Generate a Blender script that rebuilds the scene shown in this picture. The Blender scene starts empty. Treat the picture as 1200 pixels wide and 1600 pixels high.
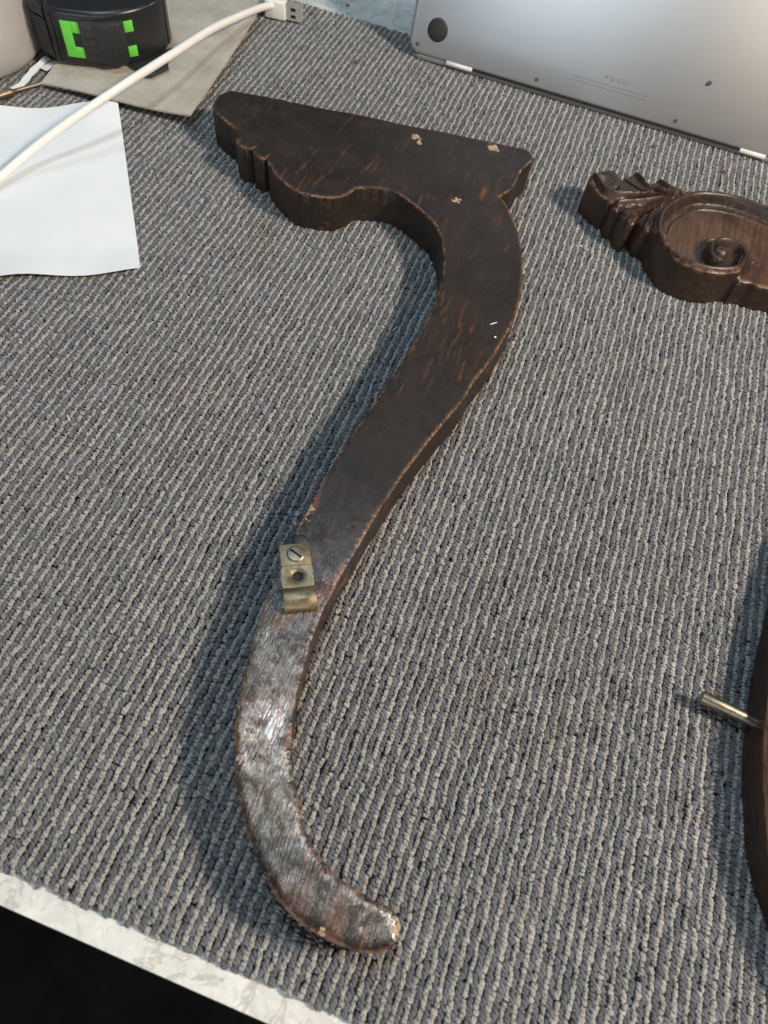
import bpy, bmesh, math, random
import numpy as np
from mathutils import Vector, Matrix, Euler
from mathutils.geometry import delaunay_2d_cdt

R = math.radians
scene = bpy.context.scene
COL = scene.collection
random.seed(7)
rng = np.random.default_rng(7)

# ------------------------------------------------------------------ measured coordinates (metres, carpet top is z = 0)
OUT1 = [(-0.26309, 0.44573), (-0.26577, 0.45511), (-0.26538, 0.46457), (-0.26095, 0.47129), (-0.25515, 0.47317), (-0.21909, 0.47976), (-0.15818, 0.49031), (-0.13198, 0.49465), (-0.07121, 0.50509), (-0.04936, 0.50869), (-0.0417, 0.50908), (-0.03702, 0.50615), (-0.03435, 0.4999), (-0.03656, 0.49116), (-0.03885, 0.48249), (-0.03928, 0.47169), (-0.0396, 0.46195), (-0.04263, 0.45332), (-0.04592, 0.44697), (-0.03956, 0.44185), (-0.03059, 0.42877), (-0.02342, 0.41509), (-0.01717, 0.3999), (-0.0123, 0.38419), (-0.00868, 0.36661), (-0.0064, 0.34791), (-0.00626, 0.33311), (-0.00751, 0.32098), (-0.00968, 0.30323), (-0.01223, 0.29126), (-0.01523, 0.27808), (-0.01697, 0.26332), (-0.02095, 0.24926), (-0.02697, 0.22544), (-0.03177, 0.20249), (-0.03398, 0.18882), (-0.03657, 0.17223), (-0.03823, 0.15594), (-0.0394, 0.14605), (-0.04054, 0.13644), (-0.04106, 0.12802), (-0.04173, 0.11941), (-0.04139, 0.1094), (-0.04098, 0.10282), (-0.0398, 0.09381), (-0.03838, 0.08409), (-0.03674, 0.07508), (-0.03441, 0.06632), (-0.03171, 0.05884), (-0.02827, 0.05131), (-0.02238, 0.04205), (-0.01792, 0.03596), (-0.01327, 0.02963), (-0.00825, 0.02521), (-0.00357, 0.02211), (0.00141, 0.01978), (0.00692, 0.01769), (0.01332, 0.01655), (0.02101, 0.01534), (0.02635, 0.01502), (0.03052, 0.01427), (0.03329, 0.01192), (0.03435, 0.00964), (0.03462, 0.00633), (0.03321, 0.00311), (0.0299, -2e-05), (0.02501, -0.00221), (0.01964, -0.00307), (0.01325, -0.00302), (0.00668, -0.00258), (-6e-05, -0.00186), (-0.00675, 0.00013), (-0.0124, 0.00255), (-0.018, 0.00619), (-0.02371, 0.01049), (-0.02908, 0.01563), (-0.03483, 0.02142), (-0.03975, 0.02709), (-0.04458, 0.03362), (-0.04854, 0.04003), (-0.05235, 0.0467), (-0.05702, 0.05751), (-0.05919, 0.06537), (-0.06147, 0.07418), (-0.06369, 0.08332), (-0.06552, 0.09374), (-0.06708, 0.10382), (-0.06761, 0.11295), (-0.06902, 0.13005), (-0.06916, 0.14579), (-0.06984, 0.15514), (-0.06901, 0.1652), (-0.06904, 0.17559), (-0.06823, 0.18856), (-0.067, 0.20329), (-0.06532, 0.21995), (-0.06276, 0.23772), (-0.06005, 0.25887), (-0.05714, 0.28388), (-0.05545, 0.30551), (-0.05552, 0.3244), (-0.05614, 0.33924), (-0.05826, 0.35388), (-0.05964, 0.36092), (-0.06396, 0.3746), (-0.06997, 0.38796), (-0.07807, 0.39884), (-0.08914, 0.4067), (-0.10115, 0.41332), (-0.11116, 0.41717), (-0.12107, 0.41712), (-0.13082, 0.41319), (-0.13772, 0.40997), (-0.1408, 0.4008), (-0.1466, 0.39332), (-0.15798, 0.38847), (-0.16907, 0.38687), (-0.17718, 0.38901), (-0.18504, 0.39307), (-0.19207, 0.39775), (-0.19897, 0.4041), (-0.20254, 0.40774), (-0.20443, 0.41395), (-0.20502, 0.41001), (-0.20809, 0.40837), (-0.2135, 0.41071), (-0.21617, 0.41332), (-0.21693, 0.41905), (-0.21802, 0.41519), (-0.22295, 0.41335), (-0.22845, 0.41572), (-0.23267, 0.4209), (-0.23401, 0.4303), (-0.23811, 0.43062), (-0.24211, 0.43272), (-0.2491, 0.43581), (-0.25832, 0.44125)]
COR1 = [18, 112, 122, 127, 132]
OUT2 = [(0.00883, 0.49701), (0.00921, 0.50462), (0.01286, 0.5118), (0.01928, 0.51748), (0.02603, 0.5177), (0.03137, 0.51217), (0.03512, 0.51831), (0.03803, 0.5211), (0.04235, 0.52129), (0.04665, 0.51856), (0.05004, 0.51538), (0.05457, 0.52023), (0.05763, 0.52226), (0.06115, 0.52121), (0.0687, 0.51859), (0.08295, 0.52275), (0.09992, 0.52671), (0.11924, 0.53025), (0.14254, 0.53538), (0.20405, 0.53968), (0.22615, 0.54107), (0.23382, 0.54069), (0.23817, 0.53731), (0.24021, 0.53083), (0.23714, 0.52235), (0.23398, 0.51395), (0.23247, 0.50325), (0.23119, 0.4936), (0.2273, 0.48531), (0.22339, 0.47932), (0.2292, 0.47359), (0.23683, 0.45968), (0.24259, 0.44535), (0.24728, 0.42961), (0.25056, 0.41349), (0.2524, 0.39563), (0.25279, 0.37681), (0.25145, 0.36206), (0.24898, 0.35012), (0.24505, 0.33267), (0.24131, 0.32102), (0.23701, 0.30821), (0.2338, 0.2937), (0.22843, 0.2801), (0.22006, 0.25701), (0.21298, 0.23465), (0.20941, 0.22127), (0.20517, 0.20502), (0.20189, 0.18899), (0.19973, 0.17926), (0.19763, 0.16981), (0.19627, 0.16149), (0.19474, 0.15299), (0.19408, 0.143), (0.19383, 0.1364), (0.1941, 0.12733), (0.19454, 0.11751), (0.19527, 0.10838), (0.19671, 0.09944), (0.19864, 0.09172), (0.20131, 0.08389), (0.20624, 0.07408), (0.21007, 0.06758), (0.21407, 0.06081), (0.21861, 0.05591), (0.22296, 0.05236), (0.22769, 0.04954), (0.23295, 0.04691), (0.23921, 0.04513), (0.24674, 0.04316), (0.25202, 0.0423), (0.2561, 0.04114), (0.25862, 0.03852), (0.25944, 0.03615), (0.25938, 0.03283), (0.25765, 0.02976), (0.25405, 0.02698), (0.24896, 0.0253), (0.24353, 0.02497), (0.23718, 0.02567), (0.23068, 0.02676), (0.22405, 0.02816), (0.21759, 0.0308), (0.21222, 0.03378), (0.20701, 0.03797), (0.20176, 0.04281), (0.19693, 0.04847), (0.19179, 0.05481), (0.18746, 0.06093), (0.18331, 0.06791), (0.18002, 0.07469), (0.17689, 0.08171), (0.17333, 0.09293), (0.17196, 0.10097), (0.17057, 0.10997), (0.16927, 0.11928), (0.1685, 0.12984), (0.16796, 0.14002), (0.16834, 0.14915), (0.16865, 0.16631), (0.17009, 0.18198), (0.17035, 0.19135), (0.17219, 0.20128), (0.1732, 0.21162), (0.1753, 0.22445), (0.178, 0.23898), (0.18134, 0.25539), (0.18567, 0.27281), (0.19049, 0.29358), (0.19589, 0.31818), (0.19974, 0.33953), (0.20156, 0.35833), (0.20243, 0.37316), (0.20178, 0.38793), (0.20112, 0.39508), (0.19819, 0.40913), (0.19355, 0.42302), (0.18658, 0.43466), (0.17636, 0.44359), (0.16507, 0.45137), (0.14213, 0.44867), (0.13555, 0.44952), (0.12714, 0.44607), (0.12482, 0.44766), (0.11482, 0.44071), (0.10289, 0.43648), (0.09049, 0.43658), (0.07967, 0.4401), (0.07027, 0.44991), (0.06355, 0.46171), (0.06123, 0.46495), (0.05865, 0.46401), (0.05467, 0.46608), (0.05166, 0.47053), (0.04981, 0.47337), (0.04893, 0.46764), (0.04561, 0.46558), (0.04104, 0.46813), (0.03702, 0.47521), (0.03434, 0.4746), (0.03115, 0.47681), (0.02864, 0.48409), (0.02459, 0.48436), (0.02021, 0.48683), (0.01362, 0.4922)]
COR2 = [5, 10, 122, 130, 134, 138, 140, 141]
SPIRAL = [(0.14782, 0.52045), (0.13675, 0.52389), (0.12446, 0.52577), (0.10984, 0.52547), (0.09556, 0.5216), (0.08407, 0.51522), (0.07355, 0.50256), (0.06616, 0.48666), (0.06465, 0.47119), (0.06732, 0.45733), (0.07421, 0.44746), (0.08543, 0.44075), (0.09813, 0.43885), (0.11018, 0.44196), (0.11975, 0.44772), (0.12525, 0.45685), (0.12645, 0.46652), (0.1225, 0.47341), (0.11534, 0.47544), (0.10852, 0.4739), (0.10394, 0.46786), (0.10257, 0.4594), (0.10461, 0.45349), (0.10855, 0.45183)]
GROOVES = [[(0.07584, 0.51261), (0.06063, 0.50761), (0.04873, 0.51295)], [(0.0748, 0.51124), (0.05147, 0.50347), (0.03107, 0.51112)], [(0.07268, 0.50889), (0.04699, 0.49351), (0.03009, 0.48272)], [(0.07067, 0.50579), (0.05174, 0.48665), (0.03616, 0.47583)], [(0.06789, 0.49964), (0.05578, 0.48392), (0.04925, 0.47267)], [(0.06547, 0.49131), (0.0613, 0.47923), (0.06072, 0.46535)]]
RIDGES = [[(0.07566, 0.51397), (0.06568, 0.51506), (0.05749, 0.52031)], [(0.0735, 0.51181), (0.05298, 0.50947), (0.04022, 0.51938)], [(0.07035, 0.5081), (0.04646, 0.49672), (0.02476, 0.48852), (0.01102, 0.50225)], [(0.06942, 0.50597), (0.04882, 0.48978), (0.03362, 0.47991)], [(0.06668, 0.49962), (0.0527, 0.48075), (0.04433, 0.46665)], [(0.06632, 0.49376), (0.05866, 0.48084), (0.05626, 0.46597)]]
BOSS = (0.1097, 0.46369)
LINT = (0.08609, 0.03406)
PIT = (0.02967, 0.49834)
PIN = [(0.14217, 0.15208, 0.0085), (0.16383, 0.14966, 0.0085)]
NICKS = [(-0.1194, 0.48418, 0.0045), (-0.11509, 0.47872, 0.003), (-0.06501, 0.49886, 0.005), (-0.06181, 0.498, 0.0035), (-0.07127, 0.42852, 0.0042), (0.03307, 0.01183, 0.0032), (0.03433, 0.01007, 0.004), (0.03467, 0.00799, 0.003), (-0.06989, 0.16202, 0.004), (-0.06872, 0.16573, 0.004), (-0.06948, 0.15627, 0.003), (0.00712, -0.00242, 0.0025), (-0.21702, 0.47972, 0.002), (-0.03836, 0.48111, 0.003), (-0.23961, 0.43065, 0.002)]
CLIPAX = [(-0.06697, 0.14275), (-0.05049, 0.11223)]
CLIPW = [(-0.07301, 0.1391), (-0.0602, 0.1456)]
PAPER = [(-0.34755, 0.4505), (-0.24333, 0.29964), (-0.315, 0.25429), (-0.4197, 0.40642)]
CARD = [(-0.40899, 0.44363), (-0.28755, 0.45366), (-0.29689, 0.52236), (-0.31277, 0.62214), (-0.40723, 0.47197)]
TAPE = [(-0.40959, 0.46942), (-0.39904, 0.47039), (-0.38487, 0.4745), (-0.3718, 0.48054), (-0.35877, 0.49171), (-0.34967, 0.50541), (-0.34516, 0.52091), (-0.34761, 0.53708)]
GUARD = [(-0.41126, 0.47134), (-0.41768, 0.47176), (-0.4242, 0.47317), (-0.43023, 0.4781), (-0.43519, 0.48919), (-0.42878, 0.49521)]
CLIPTAB = [(-0.36006, 0.492), (-0.34125, 0.48335), (-0.33623, 0.48623), (-0.33079, 0.50064), (-0.33682, 0.50972)]
JAR = [(-0.43935, 0.43375), (-0.43315, 0.44929), (-0.4314, 0.46362), (-0.43301, 0.47739)]
ROD = [(-0.44106, 0.39166), (-0.42635, 0.41669), (-0.42099, 0.42641), (-0.40642, 0.44937), (-0.39723, 0.46469)]
STRIP = [(-0.43251, 0.4171), (-0.42447, 0.42934), (-0.42317, 0.43889), (-0.42499, 0.45082), (-0.42645, 0.46326), (-0.42645, 0.47898)]
SCRAP = [(-0.42495, 0.46461), (-0.41662, 0.46222), (-0.41472, 0.47785), (-0.42209, 0.47777)]
CORD = [(-0.37166, 0.31104, 0.006), (-0.36636, 0.33258, 0.008), (-0.35797, 0.36028, 0.014), (-0.34571, 0.38415, 0.022), (-0.33084, 0.41265, 0.03), (-0.32072, 0.44023, 0.034), (-0.31364, 0.48311, 0.033), (-0.31091, 0.53838, 0.027), (-0.30728, 0.58132, 0.02), (-0.30466, 0.6122, 0.014), (-0.3008, 0.62834, 0.011)]
PLUG = [(-0.30621, 0.62827, 0.0), (-0.28816, 0.62922, 0.0), (-0.2743, 0.63264, 0.0)]
SHEETB = [(-0.35511, 0.65637), (-0.32651, 0.65676), (-0.33128, 0.67675), (-0.36042, 0.68061)]
WHITEB = [(-0.22975, 0.7264), (-0.1972, 0.72592), (-0.20388, 0.76534), (-0.2353, 0.76004)]
CRUMBS = [(0.11055, 0.6018, 0.0006, 'brown'), (-0.27322, 0.6533, 0.0006, 'brown'), (-0.25024, 0.68304, 0.0006, 'brown'), (-0.15697, 0.5588, 0.0006, 'tan'), (-0.20983, 0.59959, 0.0006, 'brown'), (0.05063, 0.60791, 0.0006, 'brown'), (-0.07618, 0.32322, 0.0006, 'white'), (-0.22111, 0.18019, 0.0006, 'white'), (-0.15774, 0.2286, 0.0006, 'tan'), (-0.25012, 0.64833, 0.0006, 'white'), (0.0358, 0.08888, 0.0006, 'tan'), (0.11136, 0.5741, 0.0006, 'tan'), (0.02017, 0.45727, 0.0006, 'white'), (0.02481, 0.4558, 0.0006, 'white'), (-0.01696, 0.32702, 0.0274, 'chip'), (-0.01316, 0.3162, 0.0274, 'chip')]
LAP = {'foot': (-0.15204, 0.02089), 'footL': (-0.16051, 0.02027), 'footR': (-0.14308, 0.02164), 'footT': (-0.15297, 0.02941), 's1': (-0.16723, 0.00637), 's2': (-0.05988, 0.006), 's3': (0.06075, 0.00516), 't0': (-0.03205, 0.01742), 't1': (0.03312, 0.01644), 't2': (-0.03258, 0.01441), 't3': (0.03479, 0.01398), 'ce': (0.0115, 0.02233), 'dirt': (0.0732, 0.03813), 'hl0': (-0.13928, -0.00033), 'hl1': (-0.11579, -0.00083), 'hr0': (0.11883, -0.00101), 'hr1': (0.14021, -0.00162), 'c': (-0.17245, -0.00218)}
CAM = [[0.935617, 0.340092, 0.094648], [0.340404, -0.798131, -0.497104], [-0.09352, 0.497317, -0.862514]]

# ------------------------------------------------------------------ camera
cam_d = bpy.data.cameras.new('camera')
cam = bpy.data.objects.new('camera', cam_d)
COL.objects.link(cam)
cam_d.sensor_fit = 'VERTICAL'
cam_d.sensor_height = 36.0
cam_d.sensor_width = 27.0
cam_d.lens = 36.0 * 1109.0 / 1600.0
cam_d.clip_start = 0.01
cam_d.clip_end = 50
right, down, fwd = [Vector(r) for r in CAM]
m = Matrix((right, -down, -fwd)).transposed().to_4x4()
m.translation = Vector((0, 0, .335))
cam.matrix_world = m
cam_d.dof.use_dof = True
cam_d.dof.focus_distance = .46
cam_d.dof.aperture_fstop = cam_d.lens / 1.7
scene.camera = cam

# ------------------------------------------------------------------ world, lamps, exposure
world = bpy.data.worlds.new('World')
scene.world = world
world.use_nodes = True
bg = world.node_tree.nodes['Background']
bg.inputs[0].default_value = (.80, .90, 1.0, 1)
bg.inputs[1].default_value = .05


def lamp(name, loc, target, size, watts, colour):
    d = bpy.data.lights.new(name, 'AREA')
    d.shape = 'SQUARE' if name == 'ceiling_lamp' else 'DISK'
    d.size = size
    d.energy = watts
    d.color = colour
    o = bpy.data.objects.new(name, d)
    COL.objects.link(o)
    o.location = loc
    o.rotation_euler = (Vector(target) - Vector(loc)).to_track_quat('-Z', 'Y').to_euler()
    return o


lamp('warm_lamp', (.80, .26, .88), (.05, .30, 0), .17, 19.5, (1.0, .85, .69))
lamp('cool_lamp', (-.68, .74, 1.15), (-.1, .3, 0), .40, 2.6, (.60, .82, 1.0))
lamp('ceiling_lamp', (-.24, .29, 1.36), (-.2, .25, 0), .20, 5.6, (.66, .86, 1.0))
lamp('room_fill', (-.40, -1.4, .48), (-.05, .64, .08), .95, 7.2, (.80, .92, 1.0))  # unseen fill added behind the camera for the laptop gradient and front faces
lamp('warm_room_fill', (.70, -1.3, .55), (.1, .64, .08), .70, 5.4, (1.0, .84, .64))  # second unseen fill, added to warm the laptop's right side

vs = scene.view_settings
vs.view_transform = 'Standard'
vs.look = 'None'
vs.exposure = 0
vs.gamma = 1
vs.use_curve_mapping = False


# ------------------------------------------------------------------ node helpers
class NT:
    def __init__(self, name):
        self.m = bpy.data.materials.new(name)
        self.m.use_nodes = True
        self.t = self.m.node_tree
        self.b = self.t.nodes['Principled BSDF']
        self.out = self.t.nodes['Material Output']

    def n(self, kind, ins=None, **props):
        nd = self.t.nodes.new(kind)
        for k, v in props.items():
            setattr(nd, k, v)
        for k, v in (ins or {}).items():
            self.put(nd.inputs[k], v)
        return nd

    def put(self, sock, v):
        if isinstance(v, bpy.types.NodeSocket):
            self.t.links.new(v, sock)
        elif isinstance(v, bpy.types.Node):
            self.t.links.new(v.outputs[0], sock)
        else:
            if isinstance(v, (tuple, list)) and len(v) == 3 and sock.type == 'RGBA':
                v = (*v, 1)
            sock.default_value = v

    def math(self, op, a, b=0.0, c=0.0, clamp=False):
        nd = self.n('ShaderNodeMath', operation=op, use_clamp=clamp)
        self.put(nd.inputs[0], a)
        self.put(nd.inputs[1], b)
        self.put(nd.inputs[2], c)
        return nd.outputs[0]

    def mix(self, f, a, b, blend='MIX'):
        nd = self.n('ShaderNodeMix', data_type='RGBA', blend_type=blend)
        self.put(nd.inputs['Factor'], f)
        self.put(nd.inputs[6], a)
        self.put(nd.inputs[7], b)
        return nd.outputs[2]

    def mapr(self, v, a, b, c=0.0, d=1.0, smooth=False):
        nd = self.n('ShaderNodeMapRange', interpolation_type='SMOOTHSTEP' if smooth else 'LINEAR')
        self.put(nd.inputs[0], v)
        for i, x in enumerate((a, b, c, d)):
            self.put(nd.inputs[i + 1], x)
        return nd.outputs[0]

    def coord(self, kind='Object'):
        return self.n('ShaderNodeTexCoord').outputs[kind]

    def mapping(self, vec, scale=(1, 1, 1), rot=(0, 0, 0), loc=(0, 0, 0)):
        nd = self.n('ShaderNodeMapping')
        self.put(nd.inputs['Vector'], vec)
        nd.inputs['Scale'].default_value = scale
        nd.inputs['Rotation'].default_value = rot
        nd.inputs['Location'].default_value = loc
        return nd.outputs[0]

    def noise(self, vec, scale, detail=3.0, rough=.55, dist=0.0):
        nd = self.n('ShaderNodeTexNoise')
        self.put(nd.inputs['Vector'], vec)
        nd.inputs['Scale'].default_value = scale
        nd.inputs['Detail'].default_value = detail
        nd.inputs['Roughness'].default_value = rough
        nd.inputs['Distortion'].default_value = dist
        return nd.outputs['Fac']

    def voro(self, vec, scale, feature='F1'):
        nd = self.n('ShaderNodeTexVoronoi', feature=feature)
        self.put(nd.inputs['Vector'], vec)
        nd.inputs['Scale'].default_value = scale
        return nd

    def bump(self, h, strength, dist, normal=None):
        nd = self.n('ShaderNodeBump')
        nd.inputs['Strength'].default_value = strength
        nd.inputs['Distance'].default_value = dist
        self.put(nd.inputs['Height'], h)
        if normal is not None:
            self.put(nd.inputs['Normal'], normal)
        return nd.outputs[0]

    def set(self, **k):
        for a, v in k.items():
            self.put(self.b.inputs[a.replace('_', ' ')], v)
        return self.m


def plain(name, col, rough=.5, metallic=0.0, var=.12, vs_=120, bump=.0, bscale=600, **kw):
    q = NT(name)
    c = q.coord()
    f = q.noise(c, vs_, 4)
    d = tuple(max(0, x * (1 - var)) for x in col)
    u = tuple(min(1, x * (1 + var)) for x in col)
    colr = q.mix(f, d, u)
    q.set(Base_Color=colr, Roughness=q.mapr(q.noise(c, vs_ * 2.3, 4), .3, .7, rough * .88, min(1, rough * 1.12)), Metallic=metallic)
    if bump:
        q.set(Normal=q.bump(q.noise(c, bscale, 3), bump, .0006))
    for k, v in kw.items():
        q.put(q.b.inputs[k.replace('_', ' ')], v)
    return q.m


# ------------------------------------------------------------------ object helpers
def link(name, me, mat=None, parent=None, smooth=None):
    o = bpy.data.objects.new(name, me)
    COL.objects.link(o)
    if mat:
        me.materials.clear()
        me.materials.append(mat)
    if parent:
        o.parent = parent
    if smooth is not None:
        for p in me.polygons:
            p.use_smooth = True
        me.set_sharp_from_angle(angle=R(smooth))
    return o


def pydata(name, v, f, mat=None, parent=None, smooth=None):
    me = bpy.data.meshes.new(name)
    me.from_pydata([tuple(map(float, x)) for x in v], [], [tuple(x) for x in f])
    me.update()
    return link(name, me, mat, parent, smooth)


def from_bm(name, bm, mat=None, parent=None, smooth=None):
    bmesh.ops.recalc_face_normals(bm, faces=bm.faces)
    me = bpy.data.meshes.new(name)
    bm.to_mesh(me)
    bm.free()
    return link(name, me, mat, parent, smooth)


def tag(o, label, cat, group=None):
    o['label'] = label
    o['category'] = cat
    if group:
        o['group'] = group
    return o


def empty(name, loc=(0, 0, 0)):
    o = bpy.data.objects.new(name, None)
    o.empty_display_size = .02
    COL.objects.link(o)
    o.location = loc
    return o


def bevel_prism(outline, z0, z1, bev=.0006, seg=2):
    """closed prism over a 2-D outline, top and bottom edges bevelled"""
    bm = bmesh.new()
    vs_ = [bm.verts.new((x, y, z0)) for x, y in outline]
    f = bm.faces.new(vs_)
    r = bmesh.ops.extrude_face_region(bm, geom=[f])
    top = [e for e in r['geom'] if isinstance(e, bmesh.types.BMVert)]
    for v in top:
        v.co.z = z1
    bmesh.ops.recalc_face_normals(bm, faces=bm.faces)
    if bev:
        es = [e for e in bm.edges if abs(e.verts[0].co.z - e.verts[1].co.z) < 1e-9]
        bmesh.ops.bevel(bm, geom=es, offset=bev, segments=seg, affect='EDGES', profile=.5, clamp_overlap=True)
    return bm


def box_bm(x0, x1, y0, y1, z0, z1, bev=0, seg=2):
    bm = bmesh.new()
    bmesh.ops.create_cube(bm, size=1)
    for v in bm.verts:
        v.co = ((x0 + x1) / 2 + v.co.x * (x1 - x0), (y0 + y1) / 2 + v.co.y * (y1 - y0), (z0 + z1) / 2 + v.co.z * (z1 - z0))
    if bev:
        bmesh.ops.bevel(bm, geom=list(bm.edges), offset=bev, segments=seg, affect='EDGES', profile=.5, clamp_overlap=True)
    return bm


def tube_data(pts, rad, sides=10, caps=True):
    pts = [Vector(p) for p in pts]
    rads = rad if hasattr(rad, '__len__') else [rad] * len(pts)
    V, F = [], []
    up = Vector((0, 0, 1))
    for i, p in enumerate(pts):
        t = (pts[min(i + 1, len(pts) - 1)] - pts[max(i - 1, 0)]).normalized()
        s = t.cross(up)
        if s.length < 1e-4:
            s = t.cross(Vector((1, 0, 0)))
        s.normalize()
        u = s.cross(t)
        for k in range(sides):
            a = 2 * math.pi * k / sides
            V.append(p + (s * math.cos(a) + u * math.sin(a)) * rads[i])
    n = len(pts)
    for i in range(n - 1):
        for k in range(sides):
            k2 = (k + 1) % sides
            F.append((i * sides + k, i * sides + k2, (i + 1) * sides + k2, (i + 1) * sides + k))
    if caps:
        F.append(tuple(range(sides))[::-1])
        F.append(tuple((n - 1) * sides + k for k in range(sides)))
    return V, F


def catmull(P, n=8, closed=False):
    P = [np.array(p, float) for p in P]
    out = []
    N = len(P)
    rngs = range(N if closed else N - 1)
    for i in rngs:
        if closed:
            p0, p1, p2, p3 = P[i - 1], P[i], P[(i + 1) % N], P[(i + 2) % N]
        else:
            p1, p2 = P[i], P[i + 1]
            p0 = P[i - 1] if i > 0 else 2 * p1 - p2
            p3 = P[i + 2] if i + 2 < N else 2 * p2 - p1
        for k in range(n):
            t = k / n
            out.append(.5 * ((2 * p1) + (-p0 + p2) * t + (2 * p0 - 5 * p1 + 4 * p2 - p3) * t * t + (-p0 + 3 * p1 - 3 * p2 + p3) * t ** 3))
    if not closed:
        out.append(P[-1])
    return out


def smooth_outline(P, corners, step=.0012):
    """closed outline: smooth between the listed corner points, then resampled evenly"""
    n = len(P)
    cs = sorted(corners)
    pts = []
    for a, b in zip(cs, cs[1:] + [cs[0] + n]):
        seg = [P[i % n] for i in range(a, b + 1)]
        pts += [tuple(q) for q in catmull(seg, 8)][:-1]
    pts = np.array(pts)
    nxt = np.roll(pts, -1, 0)
    L = np.linalg.norm(nxt - pts, axis=1)
    s = np.concatenate([[0], np.cumsum(L)])
    N = int(s[-1] / step)
    q = np.linspace(0, s[-1], N, endpoint=False)
    pp = np.vstack([pts, pts[:1]])
    return np.c_[np.interp(q, s, pp[:, 0]), np.interp(q, s, pp[:, 1])]


def seg_dist(P, A, B):
    d = B - A
    L = (d * d).sum(1) + 1e-16
    best = np.full(len(P), 1e9)
    for a, dd, l in zip(A, d, L):
        t = np.clip(((P - a) @ dd) / l, 0, 1)
        e = P - a - t[:, None] * dd
        best = np.minimum(best, np.hypot(e[:, 0], e[:, 1]))
    return best


def poly_dist(P, line):
    line = np.array(line, float)
    return seg_dist(P, line[:-1], line[1:])


def inside(P, poly):
    x, y = P[:, 0], P[:, 1]
    c = np.zeros(len(P), bool)
    A = poly
    B = np.roll(poly, -1, 0)
    for (x1, y1), (x2, y2) in zip(A, B):
        k = (y1 > y) != (y2 > y)
        with np.errstate(divide='ignore', invalid='ignore'):
            xi = (x2 - x1) * (y - y1) / (y2 - y1) + x1
        c ^= k & (x < xi)
    return c


def sculpted_slab(name, outline, zfun, grid, inset, zbot, mat, parent, gridfun=None):
    """solid of the given outline whose top is a fine triangulated relief; stores the distance to the rim as 'edge'"""
    o = np.array(outline)
    area = .5 * np.sum(o[:, 0] * np.roll(o[:, 1], -1) - np.roll(o[:, 0], -1) * o[:, 1])
    if area < 0:
        o = o[::-1]
    t = np.roll(o, -1, 0) - np.roll(o, 1, 0)
    t /= np.linalg.norm(t, axis=1)[:, None] + 1e-12
    nrm = np.c_[t[:, 1], -t[:, 0]]
    top = o - nrm * inset
    mn, mx = o.min(0), o.max(0)
    gx, gy = np.meshgrid(np.arange(mn[0], mx[0], grid), np.arange(mn[1], mx[1], grid * .87))
    gx[1::2] += grid / 2
    G = np.c_[gx.ravel(), gy.ravel()]
    G += rng.uniform(-.12, .12, G.shape) * grid
    if gridfun is not None:
        G = G[gridfun(G)]
    G = G[inside(G, top)]
    A, B = top, np.roll(top, -1, 0)
    dG = seg_dist(G, A, B)
    G = G[dG > grid * .45]
    n = len(top)
    verts = [Vector(p) for p in np.vstack([top, G])]
    res = delaunay_2d_cdt(verts, [], [list(range(n))], 1, 1e-7)
    TV = np.array([tuple(v) for v in res[0]])
    orig = res[3]
    where = {}
    for i, ids in enumerate(orig):
        for k in ids:
            where[k] = i
    dist = seg_dist(TV, A, B)
    zt = zfun(TV, dist)
    V = [(p[0], p[1], z) for p, z in zip(TV, zt)]
    edge = list(dist + inset)
    F = [tuple(f) for f in res[2]]
    zo = zfun(o, np.zeros(n))
    base = len(V)
    levels = [(inset * 0 + 1, lambda z: z - inset), (1, lambda z: zbot + (z - zbot) * .5), (1, lambda z: zbot + .0008)]
    rings = []
    for _, fz in levels:
        rings.append(len(V))
        for p, z in zip(o, zo):
            V.append((p[0], p[1], fz(z)))
            edge.append(max(0, z - fz(z)))
    rings.append(len(V))
    for p in o - nrm * .0008:
        V.append((p[0], p[1], zbot))
        edge.append(.03)
    for i in range(n):
        j = (i + 1) % n
        if i in where and j in where and where[i] != where[j]:
            F.append((where[i], rings[0] + i, rings[0] + j, where[j]))
        for a, b in zip(rings, rings[1:]):
            F.append((a + i, b + i, b + j, a + j))
    F.append(tuple(rings[-1] + i for i in range(n))[::-1])
    me = bpy.data.meshes.new(name)
    me.from_pydata(V, [], F)
    at = me.attributes.new('edge', 'FLOAT', 'POINT')
    at.data.foreach_set('value', np.array(edge, np.float32))
    bm = bmesh.new()
    bm.from_mesh(me)
    bmesh.ops.recalc_face_normals(bm, faces=bm.faces)
    bm.to_mesh(me)
    bm.free()
    me.update()
    return link(name, me, mat, parent, 42)


# ------------------------------------------------------------------ materials
def mat_stone():
    q = NT('mottled_stone')
    c = q.coord()
    base = q.mix(q.mapr(q.noise(c, 45, 6, .65, .6), .35, .65), (.58, .58, .55), (.80, .80, .77))
    base = q.mix(q.mapr(q.noise(c, 160, 5, .7, 1.2), .55, .72, 0, .55), base, (.36, .37, .36))
    base = q.mix(q.mapr(q.noise(c, 320, 4, .6), .58, .7, 0, .5), base, (.90, .90, .86))
    vein = q.math('ABSOLUTE', q.math('SUBTRACT', q.noise(c, 14, 5, .6, 1.8), .5))
    base = q.mix(q.mapr(vein, 0, .02, .5, 0), base, (.30, .27, .24))
    return q.set(Base_Color=base, Roughness=.32, Normal=q.bump(q.noise(c, 500, 3), .15, .0004))


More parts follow.
